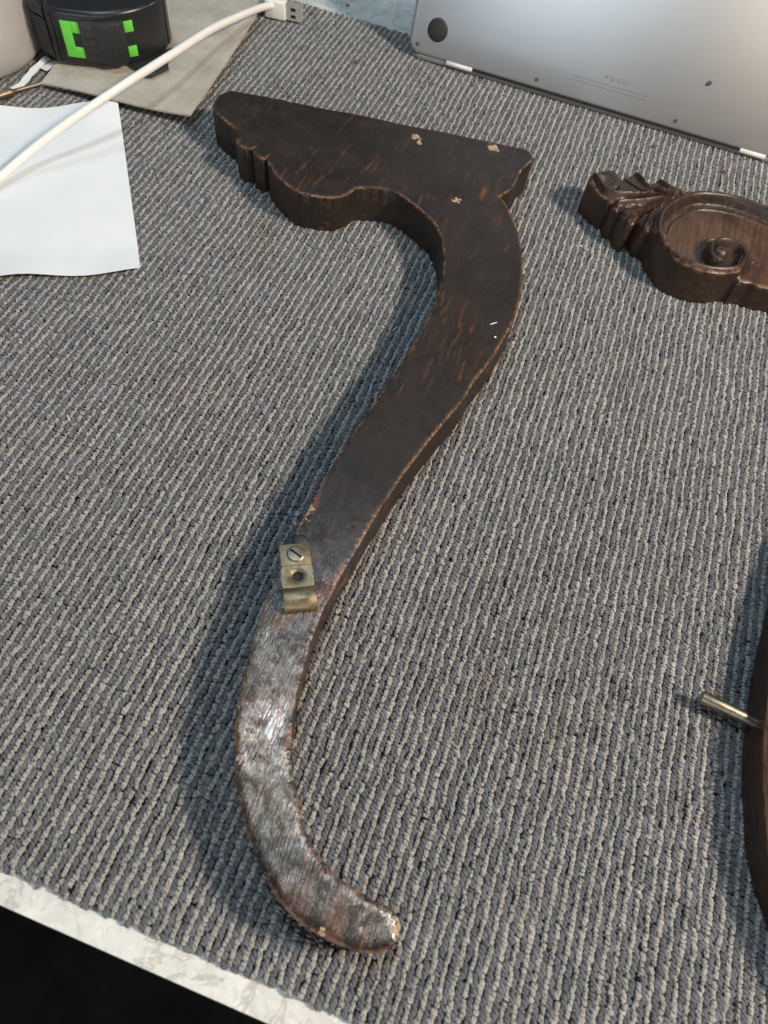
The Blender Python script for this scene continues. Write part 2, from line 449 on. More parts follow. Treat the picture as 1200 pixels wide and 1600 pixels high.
def mat_yarn():
    q = NT('carpet_yarn')
    tint = q.n('ShaderNodeAttribute', attribute_type='INSTANCER', attribute_name='tint').outputs['Fac']
    rnd = q.n('ShaderNodeAttribute', attribute_type='INSTANCER', attribute_name='rnd').outputs['Fac']
    c = q.coord()
    dark = q.mix(rnd, (.104, .107, .122), (.182, .186, .206))
    lite = q.mix(rnd, (.30, .292, .27), (.475, .46, .42))
    col = q.mix(tint, dark, lite)
    stn = q.n('ShaderNodeAttribute', attribute_type='INSTANCER', attribute_name='stain').outputs['Fac']
    col = q.mix(stn, col, (.17, .125, .08))
    fib = q.noise(q.mapping(c, (1, 1, 1)), 2600, 2)
    col = q.mix(q.mapr(fib, .3, .7, .35, 0), col, (.05, .05, .06))
    return q.set(Base_Color=col, Roughness=.92, Specular_IOR_Level=.15, Sheen_Weight=.25, Sheen_Roughness=.5,
                 Normal=q.bump(fib, .5, .0003))


def mat_wood(kind):
    """kind 'back': stained black-brown flat back; kind 'front': browner polished carved face"""
    q = NT('dark_stained_wood' if kind == 'back' else 'polished_brown_wood')
    c = q.coord()
    edge = q.n('ShaderNodeAttribute', attribute_name='edge').outputs['Fac']
    sep = q.n('ShaderNodeSeparateXYZ', {0: c})
    y = sep.outputs['Y']
    grain = q.noise(q.mapping(c, (420, 42, 420)), 1, 5, .6, .4)
    fine = q.noise(q.mapping(c, (2600, 160, 2600)), 1, 3)
    blot = q.noise(c, 38, 4, .6)
    if kind == 'back':
        low = q.mapr(q.math('ADD', y, q.math('MULTIPLY', q.math('SUBTRACT', q.noise(c, 60, 3), .5), .05)), .205, .12, 0, 1, True)
        dark = q.mix(q.mapr(blot, .35, .65), (.010, .0078, .0066), (.021, .0155, .0122))
        dark = q.mix(q.mapr(fine, .45, .75, 0, .55), dark, (.042, .029, .021))
        dark = q.mix(q.mapr(grain, .54, .70, 0, .5), dark, (.044, .024, .015))
        # reddish strokes where the stain is rubbed off, along the grain
        st = q.noise(q.mapping(c, (260, 34, 260), rot=(0, 0, R(-8))), 1, 3, .55, .6)
        dark = q.mix(q.math('MULTIPLY', low, .6), dark, (.010, .0085, .008))
        thr = q.mapr(low, 0, 1, .57, .50)
        stm = q.mapr(st, thr, q.math('ADD', thr, .14))
        stm = q.math('MULTIPLY', stm, q.mapr(q.noise(c, 22, 3), .42, .58))
        red = q.mix(q.noise(c, 260, 4), (.20, .070, .030), (.080, .031, .017))
        col = q.mix(q.math('MULTIPLY', stm, .75), dark, red)
        # scuffed tan specks
        sp = q.mapr(q.noise(c, 900, 2, .5), .70, .76)
        sp = q.math('MULTIPLY', sp, q.mapr(q.noise(c, 55, 3), .48, .62))
        col = q.mix(q.math('MULTIPLY', sp, .6), col, (.21, .14, .085))
        # rubbed arrises
        en = q.math('MULTIPLY', q.mapr(q.noise(c, 420, 5, .75), .42, .60), q.mapr(q.noise(c, 70, 3), .37, .55))
        wear = q.math('MULTIPLY', q.mapr(q.math('ADD', edge, q.math('MULTIPLY', q.math('SUBTRACT', q.noise(c, 300, 3), .5), .002)), .0004, .0018, 1, 0), en)
        col = q.mix(wear, col, q.mix(q.noise(c, 300, 2), (.22, .085, .03), (.33, .19, .085)))
        # bare-wood chips
        dn = q.n('ShaderNodeVectorMath', operation='MULTIPLY_ADD')
        nz = q.n('ShaderNodeTexNoise', {'Vector': c, 'Scale': 420.0, 'Detail': 5.0})
        q.put(dn.inputs[0], q.n('ShaderNodeVectorMath', {0: nz.outputs['Color'], 1: (.5, .5, .5)}, operation='SUBTRACT').outputs[0])
        dn.inputs[1].default_value = (.011, .011, 0)
        q.put(dn.inputs[2], c)
        chips = 0.0
        for x, yy, r in NICKS:
            dd = q.n('ShaderNodeVectorMath', operation='DISTANCE')
            q.put(dd.inputs[0], dn.outputs[0])
            dd.inputs[1].default_value = (x, yy, .027)
            chips = q.math('MAXIMUM', q.mapr(dd.outputs['Value'], r * .72, r * .58, 0, 1), chips)
        chips = q.math('MULTIPLY', chips, q.mapr(q.noise(c, 900, 4, .7), .34, .46))
        chipc = q.mix(q.noise(c, 700, 3), (.30, .16, .06), (.62, .50, .33))
        col = q.mix(chips, col, chipc)
        # glossy wrinkled varnish on the lower arm
        s1 = q.noise(q.mapping(c, (1300, 70, 1300), rot=(0, 0, R(-34))), 1, 4, .65)
        s2 = q.noise(q.mapping(c, (1700, 60, 1700), rot=(0, 0, R(30))), 1, 3, .6)
        scr = q.math('ADD', q.mapr(s1, .42, .62), q.math('MULTIPLY', q.mapr(s2, .55, .66), q.mapr(q.noise(c, 45, 2), .45, .55)))
        crk = q.voro(q.n('ShaderNodeVectorMath', {0: c, 1: q.n('ShaderNodeVectorMath', {0: q.n('ShaderNodeTexNoise', {'Vector': c, 'Scale': 200.0}).outputs['Color'], 1: (.008, .008, 0)}, operation='MULTIPLY').outputs[0]}, operation='ADD').outputs[0], 130, 'DISTANCE_TO_EDGE').outputs['Distance']
        crk = q.mapr(crk, 0, .05, -.9, 0)
        wr = q.noise(c, 620, 4, .7, 1.4)
        rough_hi = q.mapr(q.noise(c, 120, 4, .6), .3, .7, .42, .62)
        rough_lo = q.math('ADD', q.mapr(q.noise(c, 95, 4, .65), .36, .66, .24, .38), q.math('MULTIPLY', scr, .05))
        rough = q.mix(low, q.n('ShaderNodeCombineColor', {0: rough_hi, 1: rough_hi, 2: rough_hi}).outputs[0],
                      q.n('ShaderNodeCombineColor', {0: rough_lo, 1: rough_lo, 2: rough_lo}).outputs[0])
        rough = q.math('MAXIMUM', rough, q.math('MULTIPLY', chips, .7))
        pit = q.mapr(q.noise(c, 34, 3), .44, .56)
        h1 = q.math('ADD', q.math('MULTIPLY', grain, .35), q.math('MULTIPLY', fine, .25))
        h2 = q.math('ADD', q.math('MULTIPLY', wr, q.math('MULTIPLY', pit, .8)), q.math('ADD', q.math('MULTIPLY', scr, .55), q.math('MULTIPLY', crk, 0.0)))
        h = q.math('ADD', q.math('MULTIPLY', h1, q.math('SUBTRACT', 1.0, q.math('MULTIPLY', low, .5))), q.math('MULTIPLY', h2, low))
        h = q.math('SUBTRACT', h, q.math('MULTIPLY', chips, .8))
        nb = q.bump(h, .7, .00038)
        q.set(Base_Color=col, Roughness=rough, Specular_IOR_Level=.38, Normal=nb)
        q.put(q.b.inputs['Coat Weight'], q.math('MULTIPLY', q.math('MULTIPLY', low, q.math('SUBTRACT', 1.0, chips)), q.mapr(q.noise(c, 170, 4, .7), .40, .56, .12, 1)))
        q.put(q.b.inputs['Coat Roughness'], q.mapr(q.noise(c, 240, 3), .35, .65, .16, .30))
        q.b.inputs['Coat IOR'].default_value = 1.75
        q.put(q.b.inputs['Coat Normal'], q.bump(h2, .8, .00028))
        return q.m
    zz = sep.outputs['Z']
    panel = q.math('MULTIPLY', q.mapr(zz, .0185, .0190), q.mapr(zz, .0207, .0203))
    panel = q.math('MULTIPLY', panel, q.mapr(q.n('ShaderNodeSeparateXYZ', {0: q.n('ShaderNodeNewGeometry').outputs['True Normal']}).outputs['Z'], .7, .8))
    dark = q.mix(q.mapr(grain, .38, .62), (.016, .0105, .0078), (.052, .027, .016))
    dark = q.mix(panel, dark, q.mix(q.mapr(grain, .36, .62), (.042, .023, .015), (.105, .054, .032)))
    dark = q.mix(q.mapr(fine, .5, .8, 0, .5), dark, (.075, .042, .026))
    dark = q.mix(q.mapr(blot, .42, .62, 0, .5), dark, (.013, .009, .007))
    arm_lit = q.math('MULTIPLY', q.mapr(y, .34, .30), q.mapr(q.n('ShaderNodeSeparateXYZ', {0: q.n('ShaderNodeNewGeometry').outputs['Normal']}).outputs['Z'], .25, .6))  # warm lamp light painted into the arm: upward faces a lighter brown
    dark = q.mix(arm_lit, dark, q.mix(q.mapr(grain, .36, .62), (.075, .037, .019), (.27, .135, .06)))
    en = q.mapr(q.noise(c, 200, 4, .65), .46, .62)
    wear = q.math('MULTIPLY', q.mapr(edge, .0004, .0030, 1, 0), en)
    col = q.mix(q.math('MULTIPLY', wear, .8), dark, (.24, .105, .04))
    nb = q.bump(q.math('ADD', q.math('MULTIPLY', grain, .4), q.math('MULTIPLY', fine, .4)), .35, .0006)
    return q.set(Base_Color=col, Roughness=q.mapr(q.noise(c, 150, 4), .3, .7, .30, .50), Normal=nb)


def mat_brass():
    q = NT('aged_brass')
    c = q.coord()
    n1 = q.noise(c, 420, 5, .65)
    col = q.mix(q.mapr(n1, .35, .65), (.20, .158, .098), (.32, .26, .155))
    col = q.mix(q.mapr(q.noise(c, 170, 4), .52, .66, 0, .8), col, (.20, .16, .11))
    col = q.mix(q.mapr(q.noise(c, 900, 3), .62, .72, 0, .5), col, (.10, .085, .06))
    return q.set(Base_Color=col, Metallic=.85, Roughness=q.mapr(n1, .3, .7, .34, .55), Normal=q.bump(n1, .35, .0005))


def mat_alu():
    q = NT('space_grey_aluminium')
    c = q.coord()
    n = q.noise(c, 5200, 2)
    col = q.mix(q.mapr(n, .35, .65), (.47, .475, .49), (.57, .575, .59))
    return q.set(Base_Color=col, Metallic=.8, Roughness=.31, Normal=q.bump(n, .12, .0001))


def mat_paper():
    q = NT('white_paper')
    c = q.coord()
    n = q.noise(c, 60, 3)
    return q.set(Base_Color=q.mix(n, (.76, .78, .80), (.82, .84, .86)), Roughness=.75, Normal=q.bump(q.noise(c, 26, 2), .25, .003))


def mat_card():
    q = NT('grey_cardboard')
    c = q.coord()
    col = q.mix(q.mapr(q.noise(c, 40, 5, .6), .35, .65), (.41, .37, .305), (.53, .485, .41))
    col = q.mix(q.mapr(q.noise(c, 1200, 2), .4, .7, 0, .25), col, (.25, .235, .205))
    cr = q.math('ABSOLUTE', q.math('SUBTRACT', q.noise(q.mapping(c, (1, 2.2, 1), rot=(0, 0, .3)), 16, 4, .6, .8), .5))
    col = q.mix(q.mapr(cr, 0, .008, .6, 0), col, (.62, .58, .50))
    return q.set(Base_Color=col, Roughness=.85, Normal=q.bump(q.math('ADD', q.noise(c, 900, 3), q.mapr(cr, 0, .012, .8, 0)), .3, .0005))


def mat_frost():
    q = NT('cloudy_plastic')
    c = q.coord()
    col = q.mix(q.noise(c, 30, 3), (.60, .58, .55), (.70, .68, .65))
    col = q.mix(q.mapr(q.noise(c, 420, 3, .5), .70, .74, 0, .7), col, (.12, .10, .09))
    return q.set(Base_Color=col, Roughness=.22, Transmission_Weight=.35, IOR=1.3, Normal=q.bump(q.noise(c, 40, 3), .15, .002))


M_STONE, M_YARN = mat_stone(), mat_yarn()
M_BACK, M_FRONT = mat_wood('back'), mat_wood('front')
M_BRASS, M_ALU, M_PAPER, M_CARD, M_FROST = mat_brass(), mat_alu(), mat_paper(), mat_card(), mat_frost()
M_BACKING = plain('carpet_backing', (.025, .026, .03), .95, bump=.5)
M_FLOOR = plain('black_floor', (.004, .004, .0045), .9, var=.3, vs_=6)
M_EDGE = plain('counter_edge_band', (.16, .13, .10), .6)
M_BLACK = plain('black_plastic', (.017, .017, .019), .30, bump=.12, bscale=1500)
M_RUBBER = plain('black_rubber', (.022, .022, .024), .55, bump=.2, bscale=1800)
M_GREEN = plain('lime_green_plastic', (.14, .66, .05), .38, var=.05)
M_WHITE = plain('white_plastic', (.80, .79, .75), .38, var=.04)
M_CORD = plain('white_cord_sleeve', (.80, .785, .74), .42, var=.07, vs_=160, bump=.15, bscale=900)
M_STEEL = plain('steel', (.66, .65, .61), .35, .6, bump=.1)
M_BRIGHT = plain('whitened_hinge_metal', (.90, .92, .92), .30, .35)  # white reflection on the hinge bars put into their base colour
M_PIN = plain('tarnished_steel', (.26, .235, .19), .42, 1.0, var=.5, vs_=380, bump=.12, bscale=900)
M_ROD = plain('bronze_rod', (.23, .17, .11), .42, .8, var=.4, vs_=300)
M_LID = plain('dark_grey_aluminium', (.30, .30, .31), .45, .3)
M_DARK = plain('dark_gap', (.006, .006, .007), .6)
M_INK = plain('grey_etching', (.10, .10, .105), .6, .3)
M_BROWNCR = plain('brown_crumb', (.13, .06, .03), .8, var=.4)
M_TANCR = plain('tan_splinter', (.48, .33, .17), .75, var=.2)
M_WHITECR = plain('pale_fibre', (.75, .72, .64), .6)
M_PLASTIC_STRIP = plain('white_film', (.78, .80, .82), .4)

# ------------------------------------------------------------------ setting: floor, counter, carpet
fl = pydata('floor', [(-3, -3, -.9), (3, -3, -.9), (3, 3, -.9), (-3, 3, -.9)], [(0, 1, 2, 3)], M_FLOOR)
fl['kind'] = 'structure'
CZ = -.006
ct = from_bm('countertop', box_bm(-1.1, .9, -.0372, 1.1, CZ - .02, CZ, .0012, 2), M_STONE, None, 40)
ct['kind'] = 'structure'
band = from_bm('edge_band', box_bm(-1.1, .9, -.0378, -.0364, CZ - .034, CZ - .0205, .0004, 1), M_EDGE, ct)

carpet = from_bm('carpet', box_bm(-.62, .44, -.0238, .668, CZ + .0003, -.0034, 0), M_BACKING)
tag(carpet, 'grey and cream ribbed loop carpet offcut lying over the stone counter', 'carpet')


def loop_template(w_, h_, L, turns, ph, squash):
    """one two-ply twisted yarn loop, its crown at z = 0"""
    V, F = [], []
    ns, sides = 13, 6
    for strand in (0, 1):
        pts = []
        for i in range(ns):
            s = -1 + 2 * i / (ns - 1)
            a = ph + strand * math.pi + turns * math.pi * s
            cy, cz = L * s, -h_ * abs(s) ** 2.3
            pts.append((math.cos(a) * w_ * .31, cy + .12 * w_ * math.sin(a * 1.3), cz + math.sin(a) * w_ * .29 * squash - w_ * .42))
        v, f = tube_data(pts, [w_ * .265 * (1 - .12 * abs(-1 + 2 * i / (ns - 1))) for i in range(ns)], sides, False)
        b = len(V)
        V += v
        F += [tuple(b + k for k in q) for q in f]
    return V, F


def make_pile():
    PITCH = .00511
    tv, tf, tm = [], [], []
    NT_ = 8
    for k in range(NT_):
        light = k >= 4
        wv = .00216 if light else .0028
        V, F = loop_template(wv * random.uniform(.92, 1.08), .0031 if not light else .0028, .00172 if not light else .00138, random.uniform(1.3, 1.9) if light else random.uniform(1.0, 1.5),
                             random.uniform(0, 6.28), random.uniform(.7, 1.0))
        b = len(tv)
        tv += [tuple(v) for v in V]
        tf += [tuple(b + i for i in f) for f in F]
        tm += [k] * len(V)
    P, ROT, SC, VID, TINT, RND = [], [], [], [], [], []
    x0, x1, y0, y1 = -.618, .438, -.0248, .669
    nrow = int((x1 - x0) / PITCH)
    crush = [(rng.uniform(-.5, .3), rng.uniform(0, .65), rng.uniform(.004, .010), rng.uniform(-.0009, .0009), rng.uniform(-.001, .001)) for _ in range(220)]
    knots = np.arange(y0 - .02, y1 + .03, .006)
    common = np.cumsum(rng.normal(0, 1, len(knots)))
    common = (common - np.convolve(np.pad(common, 8, 'edge'), np.ones(17) / 17, 'valid')) * .00016
    for r in range(nrow):
        for light in (0, 1):
            sp = .0018 if light else .00228
            yy = np.arange(y0 + random.random() * sp, y1, sp)
            n = len(yy)
            wob = np.interp(yy, knots, rng.normal(0, .00024, len(knots)) + common)
            xx = x0 + r * PITCH + (.00268 if light else 0) + wob + rng.normal(0, .00011, n)
            yy = yy + rng.normal(0, .00022, n)
            zz = rng.normal(0, .00018, n) + (.0001 if light else 0)
            zz -= .0022 * np.clip((y0 + .0022 - yy) / .0022, 0, 1)
            keep = rng.random(n) > .002
            e = np.c_[rng.normal(0, .12, n), rng.normal(0, .18, n), rng.normal(0, .16, n)]
            s = np.c_[rng.normal(1, .10, n), rng.normal(1, .10, n), rng.normal(1, .06, n)]
            if light:
                s[:, 0] *= np.interp(yy, knots, np.clip(rng.normal(1, .12, len(knots)), .7, 1.3))
            rn = np.clip(rng.normal(.5, .24, n) + np.interp(yy, knots, rng.normal(0, .18, len(knots))), 0, 1)
            # a few stitches of the other colour stray across
            tn = np.full(n, float(light))
            P.append(np.c_[xx, yy, zz][keep])
            ROT.append(e[keep])
            SC.append(s[keep])
            VID.append(rng.integers(0, 4, n)[keep] + 4 * light)
            TINT.append(tn[keep])
            RND.append(rn[keep])
    P, ROT, SC = np.vstack(P), np.vstack(ROT), np.vstack(SC)
    VID, TINT, RND = np.concatenate(VID), np.concatenate(TINT), np.concatenate(RND)
    for cx, cy, rr_, dx, dy in crush:
        q = np.abs(P[:, 0] - cx) < rr_ * 2.5
        idx = np.nonzero(q)[0]
        wgt = np.exp(-((P[idx, 0] - cx) ** 2 + (P[idx, 1] - cy) ** 2) / rr_ ** 2)
        P[idx, 0] += wgt * dx
        P[idx, 1] += wgt * dy
        P[idx, 2] -= wgt * .0004
        ROT[idx, 2] += wgt * dx * 500
    nt, npnt = len(tv), len(P)
    me = bpy.data.meshes.new('loop_pile')
    me.from_pydata(tv + [tuple(p) for p in P], [], tf)
    for p in me.polygons:
        p.use_smooth = True

    def attr(nm, typ, tdef, arr, key='value'):
        a = me.attributes.new(nm, typ, 'POINT')
        arr = np.asarray(arr)
        full = np.concatenate([np.broadcast_to(np.asarray(tdef, arr.dtype), (nt,) + arr.shape[1:]), arr])
        a.data.foreach_set(key, np.ascontiguousarray(full).ravel())

    a = me.attributes.new('tmpl', 'INT', 'POINT')
    a.data.foreach_set('value', np.array(tm + [-1] * npnt, np.int32))
    attr('rot', 'FLOAT_VECTOR', 0., ROT.astype(np.float32), 'vector')
    attr('scl', 'FLOAT_VECTOR', 1., SC.astype(np.float32), 'vector')
    attr('vid', 'INT', 0, VID.astype(np.int32))
    attr('tint', 'FLOAT', 0., TINT.astype(np.float32))
    attr('rnd', 'FLOAT', 0., RND.astype(np.float32))
    stain = np.zeros(npnt)
    for k in range(70):
        cx, cy, rr_, aa = rng.uniform(-.5, .35), rng.uniform(0, .66), rng.uniform(.004, .016), rng.uniform(.08, .30)
        stain += aa * np.exp(-((P[:, 0] - cx) ** 2 + ((P[:, 1] - cy) * rng.uniform(.5, 1)) ** 2) / rr_ ** 2)
    stain = np.clip(stain * rng.uniform(.4, 1.3, npnt), 0, .5)
    attr('stain', 'FLOAT', 0., stain.astype(np.float32))
    o = link('loop_pile', me, M_YARN, carpet)
    o['kind'] = 'stuff'
    g = bpy.data.node_groups.new('yarn_loops', 'GeometryNodeTree')
    g.interface.new_socket('Geometry', in_out='INPUT', socket_type='NodeSocketGeometry')
    g.interface.new_socket('Geometry', in_out='OUTPUT', socket_type='NodeSocketGeometry')
    N, Lk = g.nodes, g.links
    gi, go = N.new('NodeGroupInput'), N.new('NodeGroupOutput')

    def named(nm, typ):
        nd = N.new('GeometryNodeInputNamedAttribute')
        nd.data_type = typ
        nd.inputs['Name'].default_value = nm
        return nd.outputs['Attribute']

    tm_ = named('tmpl', 'INT')

    def pick(k):
        cmp_ = N.new('FunctionNodeCompare')
        cmp_.data_type = 'INT'
        cmp_.operation = 'EQUAL'
        Lk.new(tm_, [s for s in cmp_.inputs if s.name == 'A' and s.type == 'INT'][0])
        [s for s in cmp_.inputs if s.name == 'B' and s.type == 'INT'][0].default_value = k
        sg = N.new('GeometryNodeSeparateGeometry')
        sg.domain = 'POINT'
        Lk.new(gi.outputs[0], sg.inputs['Geometry'])
        Lk.new(cmp_.outputs[0], sg.inputs['Selection'])
        return sg.outputs['Selection']

    dark_l, lite_l = [], []
    g2 = N.new('GeometryNodeGeometryToInstance')
    for k in range(NT_ - 1, -1, -1):
        Lk.new(pick(k), g2.inputs[0])
    iop = N.new('GeometryNodeInstanceOnPoints')
    Lk.new(pick(-1), iop.inputs['Points'])
    Lk.new(g2.outputs[0], iop.inputs['Instance'])
    iop.inputs['Pick Instance'].default_value = True
    Lk.new(named('vid', 'INT'), iop.inputs['Instance Index'])
    er = N.new('FunctionNodeEulerToRotation')
    Lk.new(named('rot', 'FLOAT_VECTOR'), er.inputs[0])
    Lk.new(er.outputs[0], iop.inputs['Rotation'])
    Lk.new(named('scl', 'FLOAT_VECTOR'), iop.inputs['Scale'])
    Lk.new(iop.outputs[0], go.inputs[0])
    md = o.modifiers.new('loops', 'NODES')
    md.node_group = g
    print('loops', npnt)


make_pile()

# ------------------------------------------------------------------ main bracket, lying on its carved face
T1 = .027
br = empty('wooden_bracket', (0, 0, 0))
tag(br, 'long black-brown scroll-shaped wooden bracket with flat plain face and a brass clip on its arm', 'bracket')
ol1 = smooth_outline(OUT1, COR1, .0009)
ol1 = ol1 + rng.normal(0, .00006, ol1.shape)


def z_back(P, d):
    z = np.full(len(P), T1)
    z += .00025 * np.sin(P[:, 0] * 95 + 1.3) * np.sin(P[:, 1] * 61)
    z -= .0005 * np.exp(-(d / .0009) ** 2) * rng.uniform(.4, 1.2, len(P))
    for x, y, r in NICKS:
        q = np.hypot(P[:, 0] - x, P[:, 1] - y)
        z -= .0007 * np.exp(-(q / (r * .5)) ** 2)
    return z


sculpted_slab('body', ol1, z_back, .0021, .0005, 0.0, M_BACK, br)

# brass clip: strap with two leaves and a rolled knuckle
A0, A1 = np.array(CLIPAX[0]), np.array(CLIPAX[1])
ax = (A1 - A0) / np.linalg.norm(A1 - A0)
ac = np.array((-ax[1], ax[0]))
CW = .0146
clip_o = Vector((A0[0], A0[1], T1))
rotz = math.atan2(ax[1], ax[0])
clipm = Matrix.Translation(clip_o) @ Matrix.Rotation(rotz, 4, 'Z')      # local x runs down the strap, y across


def strap(name, prof, th, y0, y1, mat, parent, bev=.0003):
    prof = [Vector((p[0], 0, p[1])) for p in prof]
    V, F = [], []
    n = len(prof)
    for i, p in enumerate(prof):
        t = (prof[min(i + 1, n - 1)] - prof[max(i - 1, 0)]).normalized()
        nn = Vector((-t.z, 0, t.x))
        for q in (p + nn * th, p):
            for y in (y0, y1):
                V.append((q.x, y, q.z))
    for i in range(n - 1):
        a, b = 4 * i, 4 * i + 4
        F += [(a, a + 1, b + 1, b), (a + 2, b + 2, b + 3, a + 3), (a, b, b + 2, a + 2), (a + 1, a + 3, b + 3, b + 1)]
    F += [(0, 2, 3, 1), (4 * n - 4, 4 * n - 3, 4 * n - 1, 4 * n - 2)]
    bm = bmesh.new()
    vv_ = [bm.verts.new(v) for v in V]
    for f in F:
        bm.faces.new([vv_[i] for i in f])
    bmesh.ops.recalc_face_normals(bm, faces=bm.faces)
    bmesh.ops.bevel(bm, geom=[e for e in bm.edges if e.calc_face_angle(0) > R(40)], offset=bev, segments=2, affect='EDGES', profile=.5, clamp_overlap=True)
    return from_bm(name, bm, mat, parent, 40)


clip = strap('brass_clip', [(0, .0004), (.0115, .0004)], .0021, -CW / 2, CW / 2, M_BRASS, br)
clip.matrix_local = clipm


# second leaf with a real threaded hole
def holed_plate(x0, x1, y0, y1, z0, z1, hx, hy, hr, n=28):
    bm = bmesh.new()
    ring = lambda r, z: [bm.verts.new((hx + r * math.cos(2 * math.pi * k / n), hy + r * math.sin(2 * math.pi * k / n), z)) for k in range(n)]

    def onrect(k, z):
        a = 2 * math.pi * k / n
        c, s = math.cos(a), math.sin(a)
        tx = ((x1 - hx) if c > 0 else (x0 - hx)) / c if abs(c) > 1e-6 else 1e9
        ty = ((y1 - hy) if s > 0 else (y0 - hy)) / s if abs(s) > 1e-6 else 1e9
        t = min(tx, ty)
        return bm.verts.new((hx + t * c, hy + t * s, z))
    lv = [[onrect(k, z0) for k in range(n)], [onrect(k, z1) for k in range(n)], ring(hr * 1.55, z1 + .00005), ring(hr * 1.15, z1 - .0004)]
    for i in range(7):
        lv.append(ring(hr * (1.0 if i % 2 else .9), z1 - .0007 - (z1 - .0007 - z0) * i / 6))
    for a, b in zip(lv, lv[1:]):
        for k in range(n):
            bm.faces.new((a[k], a[(k + 1) % n], b[(k + 1) % n], b[k]))
    for k in range(n):
        bm.faces.new((lv[-1][k], lv[-1][(k + 1) % n], lv[0][(k + 1) % n], lv[0][k]))
    return bm


bm = holed_plate(.0119, .0231, -CW / 2 - .0002, CW / 2 + .0002, .0004, .0031, .0172, .0002, .0030)
lf = from_bm('threaded_leaf', bm, M_BRASS, clip, 35)
bm = bmesh.new()
bmesh.ops.create_circle(bm, cap_ends=True, segments=24, radius=.0028, matrix=Matrix.Translation((.0172, .0002, .0006)))
from_bm('hole_bottom', bm, M_DARK, clip)
prof = [(.0229, .0006), (.0238, .0012)]
for k in range(15):
    a = R(150 - k * 19)
    prof.append((.0288 + .0050 * math.cos(a), .0014 + .0040 * math.sin(a)))
strap('rolled_knuckle', prof, .0011, -CW / 2, CW / 2 + .0003, M_BRASS, clip, .0002)
# slotted screw head
bm = bmesh.new()
n = 40
rings = []
for r, z in ((.0044, .0020), (.0044, .0027), (.0041, .0030), (.0034, .0032)):
    rings.append([bm.verts.new((.0056 + r * math.cos(2 * math.pi * k / n), .0002 + r * math.sin(2 * math.pi * k / n), z)) for k in range(n)])
for a, b in zip(rings, rings[1:]):
    for k in range(n):
        bm.faces.new((a[k], a[(k + 1) % n], b[(k + 1) % n], b[k]))
sa = R(46)
cs_, sn_ = math.cos(sa), math.sin(sa)
tw = .00055
halves = [[], []]
for k in range(n):
    v = rings[-1][k]
    dx, dy = v.co.x - .0056, v.co.y - .0002
    side = -dx * sn_ + dy * cs_
    halves[0 if side > 0 else 1].append((math.atan2(dy, dx), v))
scr = bm
for hi, sg in ((0, 1), (1, -1)):
    vsx = [v for _, v in sorted(halves[hi], key=lambda q: ((q[0] - sa) % (2 * math.pi)))]
    L_ = math.sqrt(.0034 ** 2 - tw ** 2)
    e1 = scr.verts.new((.0056 + sg * (L_ * cs_) - sg * tw * sn_, .0002 + sg * L_ * sn_ + sg * tw * cs_, .0032))
    e2 = scr.verts.new((.0056 - sg * (L_ * cs_) - sg * tw * sn_, .0002 - sg * L_ * sn_ + sg * tw * cs_, .0032))
    scr.faces.new([e1] + vsx + [e2])
    d1, d2 = scr.verts.new(e1.co - Vector((0, 0, .0009))), scr.verts.new(e2.co - Vector((0, 0, .0009)))
    scr.faces.new((e1, e2, d2, d1))
M_SCREW = plain('tarnished_brass', (.24, .205, .15), .42, .9, var=.25, vs_=500, bump=.2, bscale=1200)
sh = from_bm('screw_head', scr, M_SCREW, clip, 30)
bm = bmesh.new()
bmesh.ops.create_circle(bm, cap_ends=True, segments=24, radius=.0036, matrix=Matrix.Translation((.0056, .0002, .0024)))
from_bm('screw_slot', bm, M_BRASS, clip)


def text_mesh(body, size, depth):
    cu = bpy.data.curves.new('stamp', 'FONT')
    cu.body = body
    cu.size = size
    cu.extrude = depth
    cu.align_x = 'CENTER'
    cu.align_y = 'CENTER'
    cu.resolution_u = 3
    ob = bpy.data.objects.new('stamp', cu)
    COL.objects.link(ob)
    dg = bpy.context.evaluated_depsgraph_get()
    me = bpy.data.meshes.new_from_object(ob.evaluated_get(dg))
    bpy.data.objects.remove(ob)
    bpy.data.curves.remove(cu)
    return me


st = link('stamped_number', text_mesh('188', .0040, .00012), M_SCREW, clip)
st.matrix_local = Matrix.Translation((.0318, .0010, .00595)) @ Matrix.Rotation(R(38), 4, 'Y') @ Matrix.Rotation(R(90), 4, 'Z')
# small dark wood screw at the head of the clip
bm = bmesh.new()
bmesh.ops.create_uvsphere(bm, u_segments=16, v_segments=8, radius=.0034, matrix=Matrix.Translation((-.0026, .0030, -.0002)) @ Matrix.Diagonal((1, 1.2, .45, 1)))
kn = from_bm('dark_stud', bm, M_RUBBER, clip, 60)

# ------------------------------------------------------------------ carved bracket on the right, carved face up
cb = empty('carved_bracket', (0, 0, 0))
tag(cb, 'brown carved wooden bracket with leaf and scroll relief, running out of the right side', 'bracket')
T2 = .0285
ol2 = smooth_outline(OUT2, COR2, .0012)
SP = np.array(catmull(SPIRAL, 6))
SPC = np.array(SPIRAL)[5:20].mean(0)
GR = [np.array(catmull(g, 6)) for g in GROOVES]
RD = [np.array(catmull(g, 6)) for g in RIDGES]
ring_poly = np.array(catmull(SPIRAL[1:15], 5))


